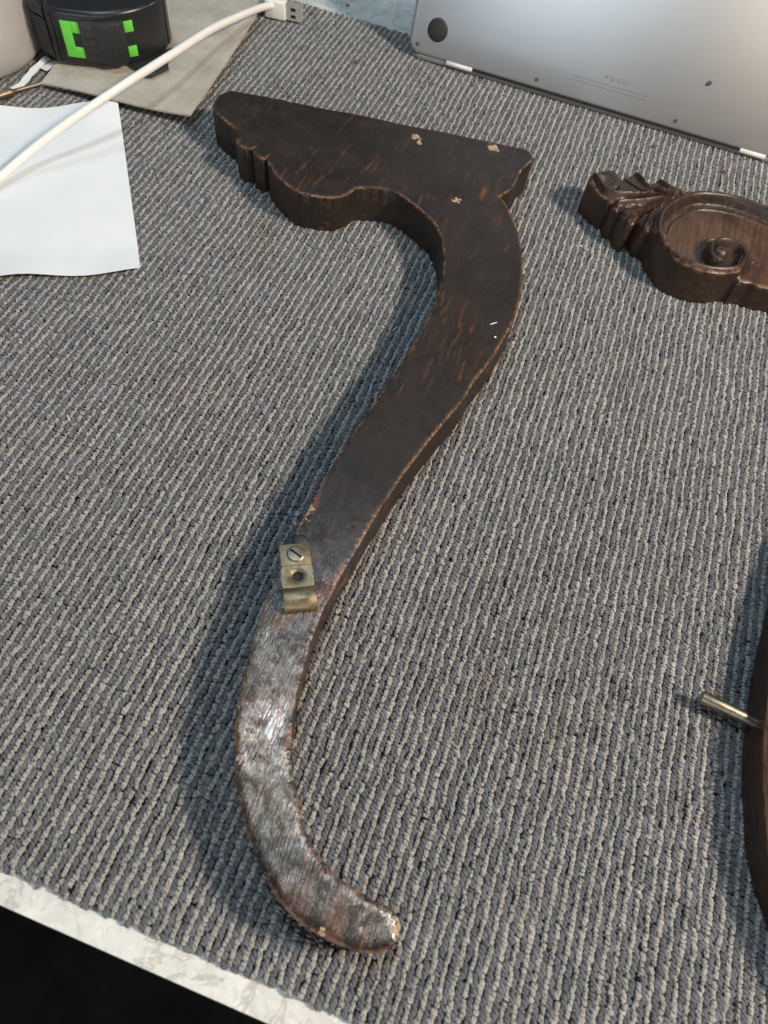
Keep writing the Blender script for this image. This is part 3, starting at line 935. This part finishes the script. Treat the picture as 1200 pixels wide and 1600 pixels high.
def z_front(P, d):
    z = np.full(len(P), T2)
    ds = poly_dist(P, SP)
    ins = inside(P, ring_poly)
    x, y = P[:, 0], P[:, 1]
    # recessed panel inside the scroll and its run-out to the right
    rec = (ins | (x > .125)) & (x < .30) & (y > .40)
    z = np.where(rec, T2 - .0085, z)
    # raised scroll moulding
    rim = np.maximum(.0095 * np.clip(1 - (ds / .0034) ** 2, 0, 1) ** .55, .0045 * np.clip(1 - ds / .0088, 0, 1) ** 1.6)
    bead = .0012 * np.exp(-((ds - .0085) / .0007) ** 2) * (y > SPC[1] + .004)
    near = (x < .20) & (y > .40)
    z = np.where(near & rec, np.maximum(z + bead, T2 - .0085 + rim), z)
    z = np.where(near & ~rec, np.maximum(z - .0012, T2 - .0085 + rim), z)
    coil = inside(P, np.array(catmull(SPIRAL[14:], 5)))
    z = np.where(near & coil, np.maximum(z, T2 - .0052), z)
    rv = np.hypot(x - BOSS[0], y - BOSS[1])
    boss = T2 - .0060 + .0062 * np.sqrt(np.clip(1 - (rv / .0060) ** 2, 0, 1))
    z = np.where(near & (rv < .0060), np.maximum(np.minimum(z, T2 - .0045), boss), z)
    # leaf
    leaf = (~ins) & (x < .085) & (y > .455) & (ds > .003)
    g = np.min([poly_dist(P, q) for q in GR], axis=0)
    r = np.min([poly_dist(P, q) for q in RD], axis=0)
    zl = T2 - .0022 - .0050 * np.exp(-(g / .0011) ** 2) + .0030 * np.exp(-(r / .0014) ** 2) - .0007 * np.exp(-((r - .0022) / .0005) ** 2) - .0018 * np.exp(-(d / .0016) ** 2)
    tipc = np.hypot(x - OUT2[0][0], y - OUT2[0][1])
    zl += .0012 * np.exp(-(tipc / .012) ** 2)
    zl -= .0030 * np.exp(-((x - .0225) ** 2 + (y - .5045) ** 2) / .0055 ** 2)
    zl -= .004 * np.exp(-((x - PIT[0]) ** 2 / .0012 ** 2 + (y - PIT[1]) ** 2 / .0026 ** 2))
    # the leaf falls away towards the wall side
    bl = np.clip((ds - .003) / .003, 0, 1)
    z = np.where(leaf, z * (1 - bl) + zl * bl, z)
    # rounded arm
    arm = np.clip((.36 - y) / .05, 0, 1)
    rd = .0085 * np.clip(1 - d / .013, 0, 1) ** 2
    z -= arm * rd
    z -= .0006 * np.exp(-(d / .0009) ** 2)
    return z


def g_near(G):
    near = (G[:, 0] < .19) & (G[:, 1] > .40)
    k = (rng.random(len(G)) < .14)
    return near | k


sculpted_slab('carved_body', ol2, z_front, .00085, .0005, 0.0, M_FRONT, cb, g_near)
V, F = tube_data([Vector(PIN[0]) + (Vector(PIN[0]) - Vector(PIN[1])) * 0.0, Vector(PIN[0]).lerp(Vector(PIN[1]), .04), Vector(PIN[0]).lerp(Vector(PIN[1]), .5), Vector(PIN[1]) + (Vector(PIN[1]) - Vector(PIN[0])) * .5],
                 [.0028, .0031, .0031, .0031], 22)
pydata('steel_pin', V, F, M_PIN, cb, 50)

# ------------------------------------------------------------------ laptop, standing on its open lid
lap = empty('laptop', (0, 0, 0))
tag(lap, 'grey metal laptop propped on its open lid, underside facing the camera', 'laptop')
LX = .0005
LWID = .352
LEAN = R(14)
LM = Matrix.Translation((LX, .633, .0045)) @ Matrix.Rotation(-LEAN, 4, 'X') @ Matrix.Rotation(R(90), 4, 'X')   # local x right, y up the base, z out of the underside


def round_rect(x0, x1, y0, y1, r, n=8):
    o = []
    for cx, cy, a0 in ((x1 - r, y1 - r, 0), (x0 + r, y1 - r, 90), (x0 + r, y0 + r, 180), (x1 - r, y0 + r, 270)):
        for k in range(n + 1):
            a = R(a0 + 90 * k / n)
            o.append((cx + r * math.cos(a), cy + r * math.sin(a)))
    return o


base = from_bm('base', bevel_prism(round_rect(-LWID / 2, LWID / 2, -.0005, .243, .0115), -.0105, 0, .0030, 5), M_ALU, lap, 50)
base.matrix_local = LM
lidbm = bevel_prism(round_rect(-LWID / 2, LWID / 2, .6338, .88, .0115), .0002, .0040, .0008, 3)
lid = from_bm('lid', lidbm, M_LID, lap, 50)
lid.location.x = LX
for k, (xa, xb) in enumerate(((LAP['hl0'][0], LAP['hl1'][0]), (LAP['hr0'][0], LAP['hr1'][0]))):
    h = from_bm('hinge_bar', box_bm(xa - LX, xb - LX, -.0016, .0012, -.004, .0006, .0004, 2), M_BRIGHT, base, 40)
gp = from_bm('hinge_gap', box_bm(LAP['hl1'][0] + .0004 - LX, LAP['hr0'][0] - .0004 - LX, -.0008, .0007, -.004, .0002, 0), M_DARK, base)


def dome(name, u, v, r, hgt, mat, parent):
    V, F = [], []
    n, m_ = 32, 6
    for i in range(m_):
        a = i / (m_ - 1) * math.pi / 2
        for k in range(n):
            t = 2 * math.pi * k / n
            V.append((u + r * math.cos(a) * math.cos(t) * (1 if i < m_ - 1 else 0), v + r * math.cos(a) * math.sin(t) * (1 if i < m_ - 1 else 0), .0001 + hgt * math.sin(a)))
    for i in range(m_ - 1):
        for k in range(n):
            F.append((i * n + k, i * n + (k + 1) % n, (i + 1) * n + (k + 1) % n, (i + 1) * n + k))
    return pydata(name, V, F, mat, parent, 60)


fu, fv = LAP['foot']
dome('rubber_foot', fu - LX, fv, .0088, .0016, M_RUBBER, base)
dome('rubber_foot', -(fu - LX), fv, .0088, .0016, M_RUBBER, base)
for u, v in ((LAP['s1'][0] - LX, LAP['s1'][1]), (-(LAP['s1'][0] - LX), LAP['s1'][1]), (LAP['s2'][0] - LX, LAP['s2'][1]), (LAP['s3'][0] - LX, LAP['s2'][1])):
    V, F = [], []
    n = 18
    for r, z in ((.00175, .00012), (.0014, .00025), (.0007, .0002), (.0006, .0001)):
        for k in range(n):
            a = 2 * math.pi * k / n
            V.append((u + r * math.cos(a), v + .0006 + r * math.sin(a), z))
    for i in range(3):
        for k in range(n):
            F.append((i * n + k, i * n + (k + 1) % n, (i + 1) * n + (k + 1) % n, (i + 1) * n + k))
    F.append(tuple(3 * n + k for k in range(n)))
    pydata('screw', V, F, M_INK, base, 40)


def line_of_print(u0, u1, v, hgt, gap=True):
    V, F = [], []
    u = u0
    while u < u1:
        w_ = random.uniform(.0004, .0011) if gap else random.uniform(.0006, .0016)
        b = len(V)
        V += [(u, v, .00008), (min(u + w_, u1), v, .00008), (min(u + w_, u1), v + hgt * random.uniform(.7, 1), .00008), (u, v + hgt, .00008)]
        F.append((b, b + 1, b + 2, b + 3))
        u += w_ + random.uniform(.0002, .0005)
    return V, F


M_PRINT = plain('faint_etched_print', (.24, .24, .245), .42, .7)
for v in ((LAP['t0'][1] + LAP['t1'][1]) / 2, (LAP['t2'][1] + LAP['t3'][1]) / 2):
    V, F = line_of_print(LAP['t0'][0] - LX, LAP['t1'][0] - LX, v, .00075)
    pydata('etched_line', V, F, M_PRINT, base)
ce = link('conformity_mark', text_mesh('CE', .0040, .00003), M_PRINT, base)
ce.matrix_local = Matrix.Translation((LAP['ce'][0] - LX - .0008, LAP['ce'][1], .0001)) @ Matrix.Rotation(R(180), 4, 'Z')
for k, u in enumerate((-.0062, -.0110, -.0162)):
    s_ = .0013
    uu, v0 = LAP['ce'][0] - LX + u, LAP['ce'][1]
    if k < 2:
        V = [(uu - s_, v0 - s_, 1e-4), (uu + s_, v0 - s_, 1e-4), (uu + s_, v0 + s_, 1e-4), (uu - s_, v0 + s_, 1e-4),
             (uu - s_ * .55, v0 - s_ * .55, 1e-4), (uu + s_ * .55, v0 - s_ * .55, 1e-4), (uu + s_ * .55, v0 + s_ * .55, 1e-4), (uu - s_ * .55, v0 + s_ * .55, 1e-4)]
        F = [(0, 1, 5, 4), (1, 2, 6, 5), (2, 3, 7, 6), (3, 0, 4, 7)]
    else:
        V = [(uu - s_ * 1.2, v0 + s_, 1e-4), (uu + s_ * 1.2, v0 + s_, 1e-4), (uu, v0 - s_, 1e-4)]
        F = [(0, 2, 1)]
    pydata('symbol_mark', V, F, M_PRINT, base)
du, dv = LAP['dirt']
V = [(du - LX + r * math.cos(a), dv + r * 1.1 * math.sin(a), .00012) for r, a in ((.0021, .2), (.0024, .9), (.0017, 1.7), (.0016, 2.5), (.0026, 3.4), (.0030, 4.0), (.0019, 4.6), (.0020, 5.6))]
V += [(v[0] * .6 + (du - LX) * .4, v[1] * .6 + dv * .4, .0007) for v in V]
pydata('stuck_dirt', V, [(i, (i + 1) % 8, 8 + (i + 1) % 8, 8 + i) for i in range(8)] + [tuple(range(8, 16))], M_INK, base)

# ------------------------------------------------------------------ sheet of paper


def sheet(name, corners, nx, ny, zf, th, mat, parent=None, wob=None):
    c = [np.array(p) for p in corners]
    V, F = [], []
    for layer in (0, 1):
        for j in range(ny + 1):
            for i in range(nx + 1):
                s, t_ = i / nx, j / ny
                p = (c[0] * (1 - s) + c[1] * s) * (1 - t_) + (c[3] * (1 - s) + c[2] * s) * t_
                if wob:
                    p = p + np.array(wob(s, t_))
                V.append((p[0], p[1], zf(s, t_) + (th if layer else 0)))
    W_ = nx + 1
    o = W_ * (ny + 1)
    for j in range(ny):
        for i in range(nx):
            a = j * W_ + i
            F.append((a, a + W_, a + W_ + 1, a + 1))
            F.append((o + a, o + a + 1, o + a + W_ + 1, o + a + W_))
    border = [i for i in range(W_)] + [j * W_ + nx for j in range(1, ny + 1)] + [ny * W_ + i for i in range(nx - 1, -1, -1)] + [j * W_ for j in range(ny - 1, 0, -1)]
    for a, b in zip(border, border[1:] + border[:1]):
        F.append((a, b, o + b, o + a))
    bm = bmesh.new()
    vv_ = [bm.verts.new(v) for v in V]
    for f in F:
        bm.faces.new([vv_[i] for i in f])
    return from_bm(name, bm, mat, parent, 50)


p1, p2, p3, p0 = [np.array(p) for p in PAPER]
dl = (p3 - p2) / np.linalg.norm(p3 - p2)
far1, far2 = p1 + dl * .20, p2 + dl * .20
pw = lambda s, t_: (0, 0) if True else None
ps = sheet('paper_sheet', [p1, p2, far2, far1], 30, 24,
           lambda s, t_: .0008 + .0042 * math.exp(-(s / .10) ** 2) * (.5 + .5 * math.sin(t_ * 15 + .5)) + .0035 * max(0, s - .88) / .12 * (.35 + .65 * math.sin(t_ * 9 + 1.2) ** 2),
           .00012, M_PAPER, None,
           lambda s, t_: (dl * 0 + (p1 - p2) / np.linalg.norm(p1 - p2) * (-.0022 * math.sin(t_ * 13) * s)))
tag(ps, 'blank white sheet of paper lying at the left below the cable', 'paper')

# grey cardboard and the scrap under it
cA, cB, cM, cC, cL = [np.array(p) for p in CARD]
back = cC + (cC - cB) * .55
leftb = cA + (back - cB) * .98
cd_ = sheet('cardboard_piece', [cA, cB, back, leftb], 16, 16,
            lambda s, t_: .0052 + .0035 * s ** 2 * (1 - t_) - .002 * (1 - s) * (1 - t_) + .001 * math.sin(s * 6 + t_ * 4), .0014, M_CARD, None,
            lambda s, t_: (.004 * s * math.sin(t_ * 3.1), 0))
tag(cd_, 'piece of grey cardboard lying under the tape measure', 'cardboard')
sc_ = sheet('paper_scrap', [SCRAP[0], SCRAP[1], SCRAP[2], SCRAP[3]], 3, 3, lambda s, t_: .0012 + .001 * s, .0002, M_PAPER)
tag(sc_, 'small white paper corner poking out from under the cardboard', 'paper scrap')

# ------------------------------------------------------------------ tape measure lying on its side
tm = empty('tape_measure', (TAPE[3][0], TAPE[3][1], .0082))
tag(tm, 'black tape measure with lime green panels lying on the cardboard', 'tape measure')
tm_inv = Matrix.Translation((-TAPE[3][0], -TAPE[3][1], -.0082))
front = catmull(TAPE, 5)
f0, f1 = front[0], front[-1]
plan = [tuple(p) for p in front]
backp = [(f1[0] - .012, f1[1] + .016), (f1[0] - .030, f1[1] + .024), (f1[0] - .052, f1[1] + .020), (f0[0] - .020, f0[1] + .062), (f0[0] - .014, f0[1] + .045)]
plan2 = [tuple(p) for p in catmull([plan[-1]] + backp + [(f0[0] - .0025, f0[1] + .004)], 4)][1:]
TH = .0385
bm = bevel_prism(plan + plan2, .0085, .0085 + TH, .0058, 5)
tb = from_bm('case', bm, M_BLACK, tm, 50)
tb.matrix_local = tm_inv


def wall_patch(name, s0, s1, z0, z1, off, mat, parent, n=8, ribs=0, bev=.0005):
    fr = np.array(front)
    L_ = np.concatenate([[0], np.cumsum(np.linalg.norm(np.diff(fr, axis=0), axis=1))])
    V = []
    cols = []
    for i in range(n + 1):
        s = (s0 + (s1 - s0) * i / n) * L_[-1]
        p = np.array((np.interp(s, L_, fr[:, 0]), np.interp(s, L_, fr[:, 1])))
        q = np.array((np.interp(s + .001, L_, fr[:, 0]), np.interp(s + .001, L_, fr[:, 1]))) - np.array((np.interp(s - .001, L_, fr[:, 0]), np.interp(s - .001, L_, fr[:, 1])))
        q /= np.linalg.norm(q)
        nn = np.array((q[1], -q[0]))
        oo = off(i / n) if callable(off) else off
        cols.append((p - nn * .002, p + nn * oo))
    bm = bmesh.new()
    ring = []
    for a, b in cols:
        ring.append([bm.verts.new((*a, z0)), bm.verts.new((*b, z0)), bm.verts.new((*b, z1)), bm.verts.new((*a, z1))])
    for a, b in zip(ring, ring[1:]):
        for k in range(4):
            bm.faces.new((a[k], a[(k + 1) % 4], b[(k + 1) % 4], b[k]))
    bm.faces.new(ring[0])
    bm.faces.new(ring[-1][::-1])
    bmesh.ops.recalc_face_normals(bm, faces=bm.faces)
    es = [e for e in bm.edges if e.is_manifold and e.calc_face_angle(0) > R(50)]
    bmesh.ops.bevel(bm, geom=es, offset=bev, segments=2, affect='EDGES', profile=.5, clamp_overlap=True)
    o = from_bm(name, bm, mat, parent, 40)
    return o


zb = .0085
for nm, a, b, c_, d_, off, mt, nn_ in (
        ('green_panel', .105, .175, .16, .82, .0006, M_GREEN, 4),
        ('green_panel', .175, .255, .16, .36, .0006, M_GREEN, 4),
        ('green_panel', .175, .255, .62, .82, .0006, M_GREEN, 4),
        ('green_panel', .525, .605, .16, .36, .0006, M_GREEN, 3),
        ('green_panel', .525, .605, .62, .82, .0006, M_GREEN, 3)):
    o = wall_patch(nm, a, b, zb + TH * c_, zb + TH * d_, off, mt, tm, nn_, bev=.0002)
    o.matrix_local = tm_inv
lb = wall_patch('lock_button', .235, .535, zb + TH * .12, zb + TH * .86,
                lambda t_: .0018 + .0042 * max(0, min(1, (t_ - .30) / .25)) * (1 if t_ < .93 else .55), M_RUBBER, tm, 20, bev=.0006)
lb.matrix_local = tm_inv
for k in range(5):
    o = wall_patch('button_rib', .40 + .024 * k, .41 + .024 * k, zb + TH * .15, zb + TH * .83, .0067, M_RUBBER, lb, 2, bev=.0002)
    o.matrix_local = Matrix.Identity(4)
for i in range(4):
    for j in range(4):
        s = .265 + .024 * i
        o = wall_patch('grip_dot', s, s + .007, zb + TH * (.24 + .15 * j), zb + TH * (.27 + .15 * j), .0027, M_BLACK, lb, 1, bev=.0002)
        o.matrix_local = Matrix.Identity(4)
for sa_, sb_ in ((.055, .072), (.93, .955)):
    o = wall_patch('case_rib', sa_, sb_, zb + TH * .06, zb + TH * .94, .0007, M_BLACK, tm, 3, bev=.0003)
    o.matrix_local = tm_inv
o = wall_patch('corner_rib', .012, .045, zb + TH * .02, zb + TH * .97, .0012, M_BLACK, tm, 3, bev=.0005)
o.matrix_local = tm_inv
# mouth piece and blade hook on the left end
e0 = np.array(f0)
gpl = [tuple(p) for p in catmull(GUARD, 4, True)]
for za_, zb_ in ((.0105, .0372), (.0382, .0452)):
    o = from_bm('mouth_guard', bevel_prism(gpl, za_, zb_, .0014, 3), M_RUBBER if za_ < .02 else M_BLACK, tm, 50)
    o.matrix_local = tm_inv
o = from_bm('blade_slot', box_bm(e0[0] - .0048, e0[0] - .001, e0[1] + .006, e0[1] + .013, .011, .0128, .0003), M_GREEN, tm)
o.matrix_local = tm_inv
tabp = [tuple(p) for p in CLIPTAB]
o = from_bm('belt_clip', bevel_prism(tabp + [(tabp[-1][0] - .004, tabp[-1][1] + .02), (tabp[0][0], tabp[0][1] + .012)], .0083, .0100, .0005, 2), M_RUBBER, tm, 40)
o.matrix_local = tm_inv
ctr = (np.array(f0) + np.array(f1)) / 2 + np.array((-.006, .022))
bm = bevel_prism([(ctr[0] + .0225 * math.cos(2 * math.pi * k / 48), ctr[1] + .0225 * math.sin(2 * math.pi * k / 48)) for k in range(48)], .0085 + TH - .001, .0085 + TH + .0008, .0004, 2)
o = from_bm('green_disc', bm, M_GREEN, tm, 40)
o.matrix_local = tm_inv

# ------------------------------------------------------------------ white cable with plug
uc = empty('usb_cable', (CORD[-1][0], CORD[-1][1], 0))
tag(uc, 'white cable with a flat metal plug stretched over the paper and the cardboard', 'cable')
uinv = Matrix.Translation((-CORD[-1][0], -CORD[-1][1], 0))
cp = catmull(CORD, 8)
c0 = np.array(CORD[0])
c1 = np.array(CORD[1])
cp = [c0 + (c0 - c1) * k * .9 + np.array((0, 0, -.0004 * k)) for k in (4, 3, 2, 1)] + cp
V, F = tube_data(cp, .0029, 16)
o = pydata('cord', V, F, M_CORD, uc, 60)
o.matrix_local = uinv
g0, g1, g2_ = [Vector(p) for p in PLUG]
pd = (g2_ - g0)
pd.z = 0
ph = math.atan2(pd.y, pd.x)
PM = Matrix.Translation((g0.x, g0.y, .0005)) @ Matrix.Rotation(ph, 4, 'Z')
L1 = (g1 - g0).length
L2 = (g2_ - g1).length
ho = from_bm('plug_housing', box_bm(-.001, L1, -.002, .0075, 0, .0150, .0016, 3), M_WHITE, uc, 40)
ho.matrix_local = uinv @ PM
t_ = .0005
sbm = bmesh.new()
xs0, xs1, ya, yb, za, zb2 = L1, L1 + L2, 0, .0055, .0012, .0138
for (a, b, c_, d_, e_, f_) in ((xs0, xs1, ya, ya + t_, za, zb2), (xs0, xs1, yb - t_, yb, za, zb2), (xs0, xs1, ya + t_, yb - t_, za, za + t_), (xs0, xs1, ya + t_, yb - t_, zb2 - t_, zb2)):
    q = box_bm(a, b, c_, d_, e_, f_)
    tmp = bpy.data.meshes.new('t')
    q.to_mesh(tmp)
    q.free()
    sbm.from_mesh(tmp)
    bpy.data.meshes.remove(tmp)
ms = from_bm('metal_shell', sbm, M_STEEL, uc)
ms.matrix_local = uinv @ PM
tg = from_bm('contact_tongue', box_bm(xs0 - .0005, xs1 - .001, .0025, .0045, za + .0012, zb2 - .0012), M_WHITE, ms)
for zc in (.0046, .0101):
    from_bm('shell_window', box_bm(L1 + L2 * .32, L1 + L2 * .62, -.00025, .0002, zc - .0012, zc + .0012), M_DARK, ms)

# ------------------------------------------------------------------ cloudy jar, film strip, rod at the left edge
J = np.array(JAR)
a_, b_ = J[0], J[3]
mid = J[1:3].mean(0)
# circle through three measured points of the foot
ax_, ay_ = J[0]
bx_, by_ = J[1]
cx_, cy_ = J[3]
dd_ = 2 * (ax_ * (by_ - cy_) + bx_ * (cy_ - ay_) + cx_ * (ay_ - by_))
ux = ((ax_ ** 2 + ay_ ** 2) * (by_ - cy_) + (bx_ ** 2 + by_ ** 2) * (cy_ - ay_) + (cx_ ** 2 + cy_ ** 2) * (ay_ - by_)) / dd_
uy = ((ax_ ** 2 + ay_ ** 2) * (cx_ - bx_) + (bx_ ** 2 + by_ ** 2) * (ax_ - cx_) + (cx_ ** 2 + cy_ ** 2) * (bx_ - ax_)) / dd_
JR = math.hypot(ax_ - ux, ay_ - uy)
jar = empty('plastic_jar', (ux, uy, 0))
tag(jar, 'cloudy translucent plastic jar at the left edge beside the tape measure', 'jar')


def lathe(name, prof, n, mat, parent, sm=40):
    V, F = [], []
    for r, z in prof:
        for k in range(n):
            a = 2 * math.pi * k / n
            V.append((r * math.cos(a), r * math.sin(a), z))
    for i in range(len(prof) - 1):
        for k in range(n):
            F.append((i * n + k, i * n + (k + 1) % n, (i + 1) * n + (k + 1) % n, (i + 1) * n + k))
    return pydata(name, V, F, mat, parent, sm)


r_ = JR
lathe('jar_wall', [(.0005, .0012), (r_ * .80, .0008), (r_ * .95, .002), (r_, .006), (r_ * 1.005, .03), (r_ * 1.005, .075), (r_ * .97, .084), (r_ * .955, .083), (r_ * .985, .074), (r_ * .985, .03), (r_ * .97, .007), (r_ * .80, .003), (.0005, .003)], 64, M_FROST, jar)
M_JUNK = plain('pale_lining', (.52, .49, .45), .8, var=.2, vs_=60)
lathe('jar_lining', [(r_ * .9, .008), (r_ * .97, .012), (r_ * .97, .07), (r_ * .9, .072), (.0005, .07)], 48, M_JUNK, jar)

sp_ = catmull([(*p, .0016) for p in STRIP], 5)
V, F = [], []
for i, p in enumerate(sp_):
    t_ = sp_[min(i + 1, len(sp_) - 1)] - sp_[max(i - 1, 0)]
    t_ = t_ / np.linalg.norm(t_)
    s_ = np.array((-t_[1], t_[0], 0))
    wv = .0021 + .0003 * math.sin(i * 1.1)
    for k, q in enumerate((p + s_ * wv + np.array((0, 0, .0012)), p - s_ * wv, p - s_ * wv + np.array((0, 0, -.0006)), p + s_ * wv + np.array((0, 0, .0006)))):
        V.append(q)
for i in range(len(sp_) - 1):
    for k in range(4):
        F.append((4 * i + k, 4 * i + (k + 1) % 4, 4 * i + 4 + (k + 1) % 4, 4 * i + 4 + k))
F += [(0, 1, 2, 3), tuple(4 * len(sp_) - 4 + k for k in (3, 2, 1, 0))]
fs = pydata('film_strip', V, F, M_PLASTIC_STRIP, None, 40)
tag(fs, 'crinkled white plastic strip curling round the foot of the jar', 'strip')
rp = [(*p, .0032) for p in ROD]
rr = [.0030, .0030, .0028, .0014, .0013]
pts_, rads = [], []
for i in range(len(rp) - 1):
    for k in range(6):
        pts_.append(np.array(rp[i]) * (1 - k / 6) + np.array(rp[i + 1]) * k / 6)
        rads.append(.0030 if i < 2 else .0015)
pts_.append(np.array(rp[-1]))
rads.append(.0013)
V, F = tube_data(pts_, rads, 12)
rd_ = pydata('metal_rod', V, F, M_ROD, None, 50)
tag(rd_, 'thin bronze coloured metal rod with thicker end beside the jar', 'rod')

# white sheets at the far edge
s1_ = sheet('printed_sheet', [SHEETB[0], SHEETB[1], SHEETB[2], SHEETB[3]], 4, 4, lambda s, t_: .002, .0002, M_PAPER)
tag(s1_, 'edge of a white sheet behind the cardboard by the plug', 'paper')
s2_ = sheet('white_card', [WHITEB[0], WHITEB[1], WHITEB[2], WHITEB[3]], 4, 4, lambda s, t_: CZ + .0003, .003, M_PAPER)
tag(s2_, 'white card on the stone behind the laptop corner', 'card')

# ------------------------------------------------------------------ crumbs and splinters
crumb_text = ['dark brown wood crumb right of the carved leaf near the laptop', 'brown crumb beside the cable plug', 'small brown crumb by the far carpet edge',
              'tan crumb just behind the flat bracket head', 'brown crumb between plug and flat bracket head', 'brown crumb between laptop and carved leaf',
              'pale fibre in the shadow left of the flat bracket arm', 'pale splinter on the empty left carpet', 'tan splinter left of the flat bracket arm',
              'white speck on the carpet right of the plug', 'tan splinter right of the bracket hook', 'tan flake behind the carved scroll',
              'white speck left of the carved bracket', 'second white speck left of the carved bracket', 'pale splinter lying on the flat bracket arm', 'pale speck lying on the flat bracket arm']
for (x, y, z, k), tx in zip(CRUMBS, crumb_text):
    bm = bmesh.new()
    if k in ('white', 'chip') and 'speck' not in tx or 'splinter' in tx:
        L_ = .0032
        bmesh.ops.create_icosphere(bm, subdivisions=1, radius=1, matrix=Matrix.Rotation(random.uniform(0, 3.1), 4, 'Z') @ Matrix.Diagonal((L_, .00035, .00030, 1)))
        nm = 'splinter'
    else:
        s_ = .0018 if k == 'brown' else .0014 if k == 'tan' else .0008
        bmesh.ops.create_icosphere(bm, subdivisions=2, radius=s_)
        for v in bm.verts:
            v.co *= random.uniform(.65, 1.15)
            v.co.z *= .6
        nm = 'crumb'
    o = from_bm(nm, bm, {'brown': M_BROWNCR, 'tan': M_TANCR}.get(k, M_WHITECR))
    o.location = (x, y, z + (.0008 if nm == 'crumb' else .0004))
    tag(o, tx, nm, 'crumbs and splinters strewn about')

# ------------------------------------------------------------------ stray fibres lying in the pile
V, F = [], []
lint_spots = [LINT] * 46 + [None] * 90
for spot in lint_spots:
    if spot:
        p = np.array((spot[0] + rng.normal(0, .0055), spot[1] + rng.normal(0, .0022), .0003))
        L_ = rng.uniform(.0012, .0035)
    else:
        p = np.array((rng.uniform(-.42, .2), rng.uniform(-.01, .62), .0003))
        L_ = rng.uniform(.0015, .005)
    a = rng.uniform(0, 6.28)
    pts = []
    for k in range(6):
        pts.append(tuple(p))
        p = p + np.array((math.cos(a), math.sin(a), rng.normal(0, .06))) * L_ / 5
        a += rng.normal(0, .45)
    v, f = tube_data(pts, .00007 if spot else .00009, 4)
    b = len(V)
    V += v
    F += [tuple(b + i for i in q) for q in f]
lint = pydata('lint_fibres', V, F, plain('grey_lint', (.42, .40, .36), .8), carpet)
lint['kind'] = 'stuff'
